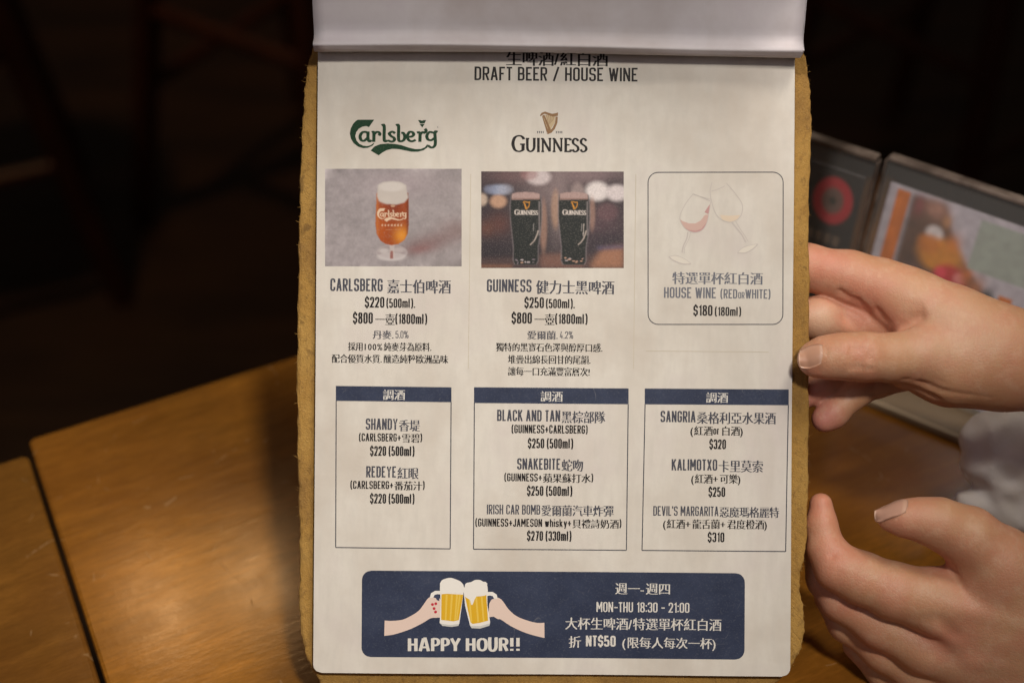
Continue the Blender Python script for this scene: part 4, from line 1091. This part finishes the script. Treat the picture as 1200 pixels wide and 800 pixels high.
for fg, k in ((idx_, .008), (mid, .006), (ring_, .004), (pnk, .004), (thb, .005)):
    f = smin(f, smin(palm, fg, k), .0012)
CR = H.crease
f = CR(f, [(986, 352, -8), (992, 372, -12), (1010, 388, -10)], .0022, .0022)
f = CR(f, [(1027, 352, -8), (1034, 370, -8), (1040, 388, -6)], .0016, .0020)
f = CR(f, [(985, 340, -10), (1000, 352, -10), (1016, 368, -12), (1022, 384, -10)], .0018, .0014)
f = CR(f, [(996, 334, -9), (1008, 350, -10), (1018, 366, -10)], .0014, .0013)
f = CR(f, [(1050, 392, 0), (1062, 382, 0), (1078, 372, 2)], .0016, .003)
for x in (995, 999.5, 1004, 1009, 1015, 1020): f = CR(f, [(x, 400, 14), (x+2, 414, 18), (x+1, 432, 16)], .0009, .0008)
f = CR(f, [(958, 401, 14), (967, 407, 16), (969.5, 416, 16), (968, 426, 16), (960, 434, 13)], .00055, .0008)
for k in range(5): f = CR(f, [(1040+k*9, 330+k*5, 4), (1050+k*8, 350+k*4, 2), (1052+k*7, 366+k*3, 0)], .0007, .0009)
for k in range(4): f = CR(f, [(960+k*7, 296, -6), (963+k*7, 312, -6), (961+k*7, 330, -8)], .00035, .0007)
for k in range(3): f = CR(f, [(968+k*6, 362, -6), (970+k*6, 376, -6), (968+k*6, 390, -8)], .00035, .0007)
for k in range(3): f = CR(f, [(975+k*8, 466-k*5, -4), (984+k*8, 476-k*5, -4)], .0004, .0007)
f = CR(f, [(1090, 470, 2), (1120, 476, 0), (1150, 474, -2)], .0006, .0012)
for k in range(6): f = CR(f, [(1050+k*12, 440+k*4, 10), (1078+k*12, 452+k*3, 10), (1100+k*12, 456+k*2, 9)], .0006, .0008)
f = CR(f, [(1060, 452, 4), (1085, 462, 4), (1115, 466, 2)], .0014, .0013)
f = CR(f, [(1075, 444, 8), (1100, 456, 8), (1128, 460, 6)], .0011, .0012)
f = CR(f, [(1080, 436, 10), (1108, 448, 10), (1130, 452, 9)], .0004, .0009)
f = CR(f, [(1018, 444, 4), (1030, 447, 0), (1045, 448, -4)], .0008, .0012)
V, Fq = surface_nets(f, H.org, H.h); V = relax(V, Fq, 3)
hand1 = camframe_obj('hand', V, Fq, m_skin, None); hand1.parent = person; hand1.matrix_parent_inverse = pinv
hand1['label'] = 'upper hand pinching the board edge with the thumb in front'
paint_skin(hand1, V, SKIN, [(950, 315, -8, 50, PINK, .55), (1010, 360, -8, 34, PINK, .75), (1045, 380, -4, 20, PINK, .55), (965, 375, -8, 30, PALE, .6), (955, 440, 8, 24, PINK, .7), (1010, 412, 16, 20, PINK, .40), (975, 300, -6, 24, PINK, .5), (1000, 440, 8, 36, PINK, .35),
                            (965, 492, -8, 26, (.62, .22, .19), .8), (950, 465, -8, 24, (.60, .25, .21), .7), (1100, 380, 5, 50, PALE, .35), (1085, 410, 8, 22, PALE, .3)])

def nail(hand, pts2, axis_n, name='fingernail', tip=.42, lift=.00035, tipcol=None, thick=.0004):
    """pts2: (centre world, half length vector, half width vector); follows the fingertip below it"""
    c, hl, hw = pts2; n = axis_n.normalized()
    dg = bpy.context.evaluated_depsgraph_get()
    bv = BVHTree.FromPolygons([v.co.copy() for v in hand.data.vertices], [tuple(p.vertices) for p in hand.data.polygons])
    NU, NV = 16, 12; V = []; C = []
    for j in range(NV+1):
        for i in range(NU+1):
            a = -1+2*i/NU; b = -1+2*j/NV
            # square to rounded shape: flat-ish sides, rounded base
            bb = b*math.sqrt(max(0, 1-.38*a*a)) if a > 0 else b*math.sqrt(max(0, 1-tip*a**2))
            p = c+hl*(a*math.sqrt(max(0, 1-.22*b*b)))+hw*bb
            hit = bv.ray_cast(p+n*.02, -n, .06)
            q = hit[0] if hit[0] is not None else p-n*.004
            e = max(abs(a)**3 if a > 0 else 0, abs(b)**4)
            V.append((p, (q-p).dot(n), e, a)); 
    Hh = np.array([v[1] for v in V]).reshape(NV+1, NU+1)
    for j in range(NV+1):                        # smooth the height, keep it clear of the skin
        for i in list(range(NU//2, -1, -1))+list(range(NU//2+1, NU+1)):
            k = i+1 if i < NU//2 else i-1
            if i != NU//2 and abs(Hh[j, i]-Hh[j, k]) > .00055: Hh[j, i] = Hh[j, k]-.00018
    for i in range(NU+1):
        for j in list(range(NV//2-1, -1, -1))+list(range(NV//2+1, NV+1)):
            k = j+1 if j < NV//2 else j-1
            if abs(Hh[j, i]-Hh[k, i]) > .0011: Hh[j, i] = Hh[k, i]-.0005
    for _ in range(2):
        Q = np.pad(Hh, 1, mode='edge'); Hh = .4*Hh+.15*(Q[:-2, 1:-1]+Q[2:, 1:-1]+Q[1:-1, :-2]+Q[1:-1, 2:])
    out = []
    for j in range(NV+1):
        for i in range(NU+1):
            p, hgt, e, a = V[j*(NU+1)+i]
            out.append(p+n*(Hh[j, i]+lift*(1-.9*e)))
            if a < -.9: C.append((.58, .38, .27))
            elif a > .70: C.append((.60, .37, .27))
            else: C.append(tipcol or (.56, .31, .21))
    N = len(out); out += [q-n*thick for q in out]; C += C
    w1 = NU+1; Fc = []
    for j in range(NV):
        for i in range(NU):
            q = (j*w1+i, j*w1+i+1, (j+1)*w1+i+1, (j+1)*w1+i); Fc.append(q); Fc.append(tuple(N+x for x in reversed(q)))
    br_ = [i for i in range(w1)]+[j*w1+NU for j in range(1, NV+1)]+[NV*w1+i for i in range(NU-1, -1, -1)]+[j*w1 for j in range(NV-1, 0, -1)]
    for k in range(len(br_)): a, b = br_[k], br_[(k+1) % len(br_)]; Fc.append((a, b, N+b, N+a))
    o = mesh_obj(name, [tuple(x) for x in out], Fc, m_nail, hand, smooth=True)
    at = o.data.color_attributes.new('Col', 'FLOAT_COLOR', 'POINT'); at.data.foreach_set('color', np.array([(*k, 1) for k in C], np.float32).ravel())
    return o
def hw_(px, py, z): v = hp(px, py, z); return CAM+FW*D+RT*float(v[0])+UP*float(v[1])-FW*float(v[2])
# thumb nail of the upper hand faces the camera, a little up
nc = hw_(950.5, 416, 14)
nail(hand1, (nc, (hw_(966, 415.5, 14)-hw_(936, 417, 14))*.5, (hw_(950, 402, 14)-hw_(950, 432, 12))*.5), (-FW*1.0+UP*.35-RT*.25), lift=.00025)

# lower hand
H = Sculpt(925, 1420, 560, 1010, -62, 34, .0010)
palm = H.chain([(1400, 930, -22, 100), (1290, 800, -14, 84), (1215, 720, -6, 66), (1165, 690, -2, 46)], .01)
palm = smin(palm, H.chain([(1240, 790, -12, 76), (1165, 735, -4, 48), (1112, 706, -1, 38)], .008), .01)
palm = smin(palm, H.chain([(1260, 840, -16, 76), (1190, 790, -10, 50), (1132, 768, -7, 38)], .008), .01)
palm = smin(palm, H.chain([(1270, 880, -20, 76), (1190, 850, -20, 50), (1120, 815, -17, 34)], .008), .01)
idx_ = H.chain([(1130, 712, -1, 38), (1085, 702, 0, 35), (1048, 692, 0, 32), (1010, 677, -2, 29.5), (982, 664, -4, 27), (968, 642, -6, 20.5), (963, 615, -8, 17), (962, 591, -9, 14)], .004)
mid = H.chain([(1140, 772, -7, 38), (1085, 757, -9, 33), (1030, 731, -11, 26.5), (985, 702, -14, 24), (968, 678, -20, 22), (958, 650, -26, 18)], .004)
ring_ = H.chain([(1130, 815, -16, 34), (1080, 788, -18, 28), (1035, 762, -20, 23.5), (992, 730, -24, 21), (972, 700, -31, 19)], .004)
pnk = H.chain([(1130, 850, -24, 30), (1075, 812, -27, 24), (1035, 785, -30, 20), (1004, 756, -34, 17.5)], .004)
thb = H.chain([(1215, 705, -3, 62), (1172, 664, 4, 45), (1135, 629, 8, 33), (1100, 613, 10, 27), (1075, 607.5, 10.5, 20.5), (1055, 607, 10.5, 16.5), (1041, 607, 10, 12)], .006)
f = palm
for fg, k in ((idx_, .007), (mid, .006), (ring_, .006), (pnk, .006), (thb, .009)):
    f = smin(f, smin(palm, fg, k), .0014)
CR = H.crease
f = CR(f, [(990, 630, 2), (986, 640, 6), (975, 650, 4)], .0014, .0014)
f = CR(f, [(1051, 656, 6), (1053, 668, 11)], .0018, .0013); f = CR(f, [(1088, 654, 8), (1090, 668, 11)], .0018, .0013); f = CR(f, [(1068, 656, 6), (1069, 661, 9)], .0006, .001)
f = CR(f, [(1068, 738, 14), (1085, 728, 14), (1100, 726, 14), (1116, 742, 12)], .0010, .003)
f = H.bump(f, (1098, 740, 8), (1116, 750, 8), .0016, .005)
for k in range(4): f = CR(f, [(972+k*5, 634+k*3, 4), (968+k*5, 652+k*3, 8), (964+k*6, 670+k*4, 7)], .0008, .0009)
for k in range(3): f = CR(f, [(950, 612+k*6, 0), (962, 610+k*6, 2), (975, 612+k*6, 0)], .00040, .0007)
for k in range(3): f = CR(f, [(1046+k*7, 664, 10), (1042+k*7, 690, 14), (1036+k*7, 712, 12)], .00030, .0009)
for k in range(3): f = CR(f, [(992+k*7, 700+k*4, -4), (986+k*7, 716+k*4, -2), (980+k*7, 728+k*4, -6)], .0004, .0008)
f = CR(f, [(1118, 668, 8), (1128, 690, 12), (1140, 706, 12)], .0008, .0022)
f = CR(f, [(1062, 588, 8), (1067, 596, 14), (1064, 606, 18)], .0005, .0008)
f = H.bump(f, (1120, 712, 14), (1190, 728, 16), .0011, .0035); f = H.bump(f, (1140, 772, 8), (1200, 780, 12), .0011, .0035)
f = CR(f, [(1092, 590, 14), (1098, 600, 20), (1098, 615, 21)], .0004, .0007); f = CR(f, [(1086, 592, 14), (1091, 602, 20)], .0003, .0006)
V, Fq = surface_nets(f, H.org, H.h); V = relax(V, Fq, 3)
hand2 = camframe_obj('hand', V, Fq, m_skin, None); hand2.parent = person; hand2.matrix_parent_inverse = pinv
hand2['label'] = 'lower hand with the index fingertip against the board edge and the thumb lifted'
paint_skin(hand2, V, SKIN, [(965, 615, -6, 40, PINK, .35), (1060, 612, 10, 26, PINK, .8), (1105, 650, 4, 26, PINK, .9), (1150, 655, 5, 36, PINK, .4), (960, 690, -8, 30, PINK, .5), (972, 655, 2, 26, PINK, .6), (962, 592, -4, 22, PINK, .6), (1040, 690, 12, 22, PINK, .35), (1108, 745, 8, 20, PINK, .5), (1000, 715, -2, 22, PINK, .45), (1020, 750, -8, 24, PINK, .5), (1110, 745, 5, 40, PINK, .35), (1130, 790, 0, 60, PALE, .2)])
nc = hw_(1044, 598, 12)
nail(hand2, (nc, (hw_(1064, 596, 14)-hw_(1025, 601.5, 11))*.5, (hw_(1044, 593, 5)-hw_(1044, 604, 17))*.5), (UP*1.0-FW*.85-RT*.1), lift=.0003, tip=.9, tipcol=(.54, .31, .23))

# white shirt cuff bunched behind the wrists
H = Sculpt(1095, 1640, 330, 1060, -150, 62, .0018)
f = H.chain([(1430, 500, -85, 90), (1260, 520, -82, 78), (1200, 530, -80, 62), (1172, 535, -82, 44)], .01)
# the sleeves that close over both forearms, to the right of the picture
f = smin(f, H.chain([(1345, 450, -10, 92), (1480, 470, -20, 112), (1600, 500, -30, 122)], .01), .012)
f = smin(f, H.chain([(1372, 880, -22, 122), (1480, 860, -30, 128), (1600, 800, -40, 128)], .01), .012)
f = smin(f, H.chain([(1430, 560, -60, 90), (1560, 680, -60, 130)], .01), .012)
f = smin(f, H.chain([(1180, 505, -70, 30), (1150, 515, -76, 24), (1147, 545, -80, 14)], .008), .008)
f = smin(f, H.chain([(1250, 620, -70, 50), (1190, 600, -78, 26), (1140, 588, -85, 14), (1128, 585, -86, 9)], .006), .008)
for a, b, w_ in (([(1230, 478, -44), (1195, 510, -42), (1165, 548, -45)], .0030, .0040), ([(1260, 560, -40), (1210, 575, -45), (1165, 590, -55)], .004, .005), ([(1150, 490, -50), (1165, 530, -50), (1172, 575, -55)], .0025, .004),
                 ([(1255, 500, -30), (1215, 545, -36), (1190, 570, -45)], .003, .005), ([(1135, 520, -60), (1142, 560, -66)], .002, .003)):
    f = H.crease(f, a, b, w_)
f = H.bump(f, (1215, 505, -36), (1168, 560, -46), .0035, .005); f = H.bump(f, (1240, 545, -30), (1180, 585, -48), .003, .005)
X = H.P; f = f + .0009*np.sin(X[..., 0]*260+X[..., 1]*180+3*np.sin(X[..., 1]*90)) + .0006*np.sin(X[..., 0]*-190+X[..., 1]*330) - .0016*(1-np.abs(np.sin(X[..., 0]*110+X[..., 1]*75+1.2*np.sin(X[..., 1]*60)+.5)))**2.5 - .0009*(1-np.abs(np.sin(X[..., 0]*-120+X[..., 1]*150+X[..., 2]*60)))**3
for a, b, w_ in (([(1200, 486, -44), (1178, 505, -48), (1150, 512, -58)], .003, .003), ([(1225, 520, -34), (1190, 548, -42), (1160, 566, -52), (1142, 576, -60)], .004, .0028), ([(1260, 590, -40), (1215, 596, -50), (1170, 604, -60)], .003, .003)):
    f = H.crease(f, a, b, w_)
V, Fq = surface_nets(f, H.org, H.h); V = relax(V, Fq, 2)
sh = camframe_obj('shirt_sleeve', V, Fq, m_cloth, None); sh.parent = person; sh.matrix_parent_inverse = pinv

# ------------------------------------------------------------ card holders standing on the table
def holder(foot, direc, width, height, lean, label, painter):
    ang_ = math.atan2(direc[1], direc[0])
    t = empty('card_holder', (foot.x, foot.y, TABLE_Z), label, 'menu stand', None, ang_)
    ca, sa = math.cos(lean), math.sin(lean)
    def up(x, y, z): return (x, y*ca+z*sa, z*ca-y*sa+.004)
    def bx(*a): v, f = box(*a); return [up(*q) for q in v], f
    W_ = painter()
    o = W_.build('card', lambda x, y: up(.004+x*(width-.008), -.0008, .004+(1-y)*(height-.016)), m_print, t)
    v, f = bx(.0045, width-.0045, -.0004, .0004, .004, height-.0125); mesh_obj('card_backing', v, f, m_white, t)
    v, f = bx(0, width, -.0036, -.0016, .002, height, .0003); mesh_obj('clear_cover', v, f, m_acr, t)
    v, f = merge(bx(0, width, -.0040, .0024, height+.0002, height+.0026, .0005), bx(-.0014, -.0002, -.0036, .0020, .002, height, .0003), bx(width+.0002, width+.0014, -.0036, .0020, .002, height, .0003))
    mesh_obj('cover_rim', v, f, m_rim, t)
    v, f = box(0, width, -.020, .026, .0005, .0045, .0008); mesh_obj('clear_foot', v, f, m_base, t)
    v, f = box(0, width, -.0228, -.0203, .0005, .0050, .0006); mesh_obj('foot_lip', v, f, m_lip, t)
    return t
def card_white():
    W = Paint(0, 1, 0, 1, 170); W.fill((196, 190, 200))
    W.poly([(.045, .02), (.115, .02), (.115, .62), (.045, .62)], (216, 118, 28), .003)
    W.poly([(.125, .02), (.31, .02), (.36, .12), (.42, .22), (.60, .38), (.70, .46), (.74, .62), (.125, .62)], (96, 64, 46), .012)
    W.ell(.26, .06, .07, .06, (206, 150, 130), 2, .8); W.ell(.17, .07, .035, .06, (150, 70, 76), 2, .8); W.ell(.33, .10, .03, .04, (210, 150, 100), 2, .8)
    W.ell(.285, .18, .045, .04, (244, 236, 236), .6, .9); W.ell(.34, .28, .12, .085, (230, 150, 24), .5, .95); W.ell(.39, .20, .05, .06, (224, 130, 34), 2, .8); W.ell(.27, .24, .06, .05, (214, 126, 30), .6, .85)
    W.ell(.42, .38, .085, .075, (200, 12, 30), .5, .95); W.ell(.37, .36, .03, .03, (236, 60, 84), .6, .8); W.ell(.47, .36, .03, .03, (240, 150, 150), .6, .8); W.ell(.52, .46, .06, .05, (210, 30, 40), .5, .9)
    W.ell(.50, .33, .045, .07, (220, 120, 34), 2, .8); W.ell(.20, .36, .06, .12, (80, 48, 32), 2, .8); W.ell(.57, .38, .045, .08, (206, 120, 54), 2, .7)
    W.ell(.63, .45, .04, .09, (20, 18, 26), .6, .95); W.ell(.22, .43, .06, .05, (170, 146, 156), 2, .6); W.ell(.30, .45, .04, .04, (190, 80, 40), 2, .6)
    W.poly([(.685, .37), (.755, .37), (.755, .62), (.685, .62)], (216, 118, 28), .003); W.noise(.04, .01, 5)
    W.poly([(.49, .03), (.80, .03), (.80, .29), (.49, .29)], (166, 176, 166), .003); W.noise(.05, .012, 8)
    return W
def card_dark():
    W = Paint(0, 1, 0, 1, 130); W.fill((26, 22, 23))
    W.ell(.84, .17, .120, .125, (206, 40, 54), .14, .95); W.ell(.84, .17, .066, .07, (120, 98, 88), .3, .95)
    star = [(.84+.036*(1 if k % 2 == 0 else .42)*math.sin(k*math.pi/5), .17-.040*(1 if k % 2 == 0 else .42)*math.cos(k*math.pi/5)) for k in range(10)]
    W.poly(star, (28, 44, 34), .006)
    for x0 in (.67, .725, .78, .835, .89): W.poly([(x0, .35), (x0+.04, .35), (x0+.04, .405), (x0, .405)], (120, 100, 82), .004, .9)
    for x0 in (.66, .72, .78, .84): W.poly([(x0, .435), (x0+.045, .435), (x0+.045, .49), (x0, .49)], (112, 90, 70), .004, .9)
    W.poly([(.2, .58), (1, .58), (1, .80), (.2, .80)], (54, 44, 48), .02, .8)
    return W
Y1, Y2 = R(-33.7), R(-32.7)
holder(Vector((.186, .592, 0)), (math.cos(Y1), math.sin(Y1)), .110, .128, R(9), 'clear card holder at the right showing a white card with an orange stripe and fruit', card_white)
holder(Vector((.099, .647, 0)), (math.cos(Y2), math.sin(Y2)), .100, .130, R(5), 'black card in a clear holder with a red ring emblem, half hidden by the menu', card_dark)

# ------------------------------------------------------------ dark stools on the floor behind
def copy_tree(o, parent=None):
    c = o.copy(); col.objects.link(c); c.parent = parent
    for ch in o.children: copy_tree(ch, c)
    return c
def stool():
    t = empty('bar_stool', (0, 0, 0), '', 'stool', 'dark wooden stools in the unlit room')
    n = 28; V = []
    for z, r in ((.655, .150), (.662, .165), (.685, .168), (.695, .158)): V += [(r*math.cos(2*math.pi*i/n), r*math.sin(2*math.pi*i/n), z) for i in range(n)]
    Fc = [(k*n+i, k*n+(i+1) % n, (k+1)*n+(i+1) % n, (k+1)*n+i) for k in range(3) for i in range(n)] + [tuple(range(n-1, -1, -1)), tuple(range(3*n, 4*n))]
    mesh_obj('seat', V, Fc, m_stool, t)
    tops = [(.10*a, .10*b, .656) for a, b in ((1, 1), (-1, 1), (-1, -1), (1, -1))]; bots = [(.19*a, .19*b, 0) for a, b in ((1, 1), (-1, 1), (-1, -1), (1, -1))]
    for a, b in zip(tops, bots):
        v, f = prism(b, a, .017, .021, 8); mesh_obj('leg', v, f, m_stool, t)
    for k, h in zip(range(4), (.22, .34, .22, .34)):
        def at(i): q = h/.656; return Vector(bots[i]).lerp(Vector(tops[i]), q)
        v, f = prism(at(k), at((k+1) % 4), .011, .011, 8); mesh_obj('stretcher', v, f, m_stool, t)
    return t
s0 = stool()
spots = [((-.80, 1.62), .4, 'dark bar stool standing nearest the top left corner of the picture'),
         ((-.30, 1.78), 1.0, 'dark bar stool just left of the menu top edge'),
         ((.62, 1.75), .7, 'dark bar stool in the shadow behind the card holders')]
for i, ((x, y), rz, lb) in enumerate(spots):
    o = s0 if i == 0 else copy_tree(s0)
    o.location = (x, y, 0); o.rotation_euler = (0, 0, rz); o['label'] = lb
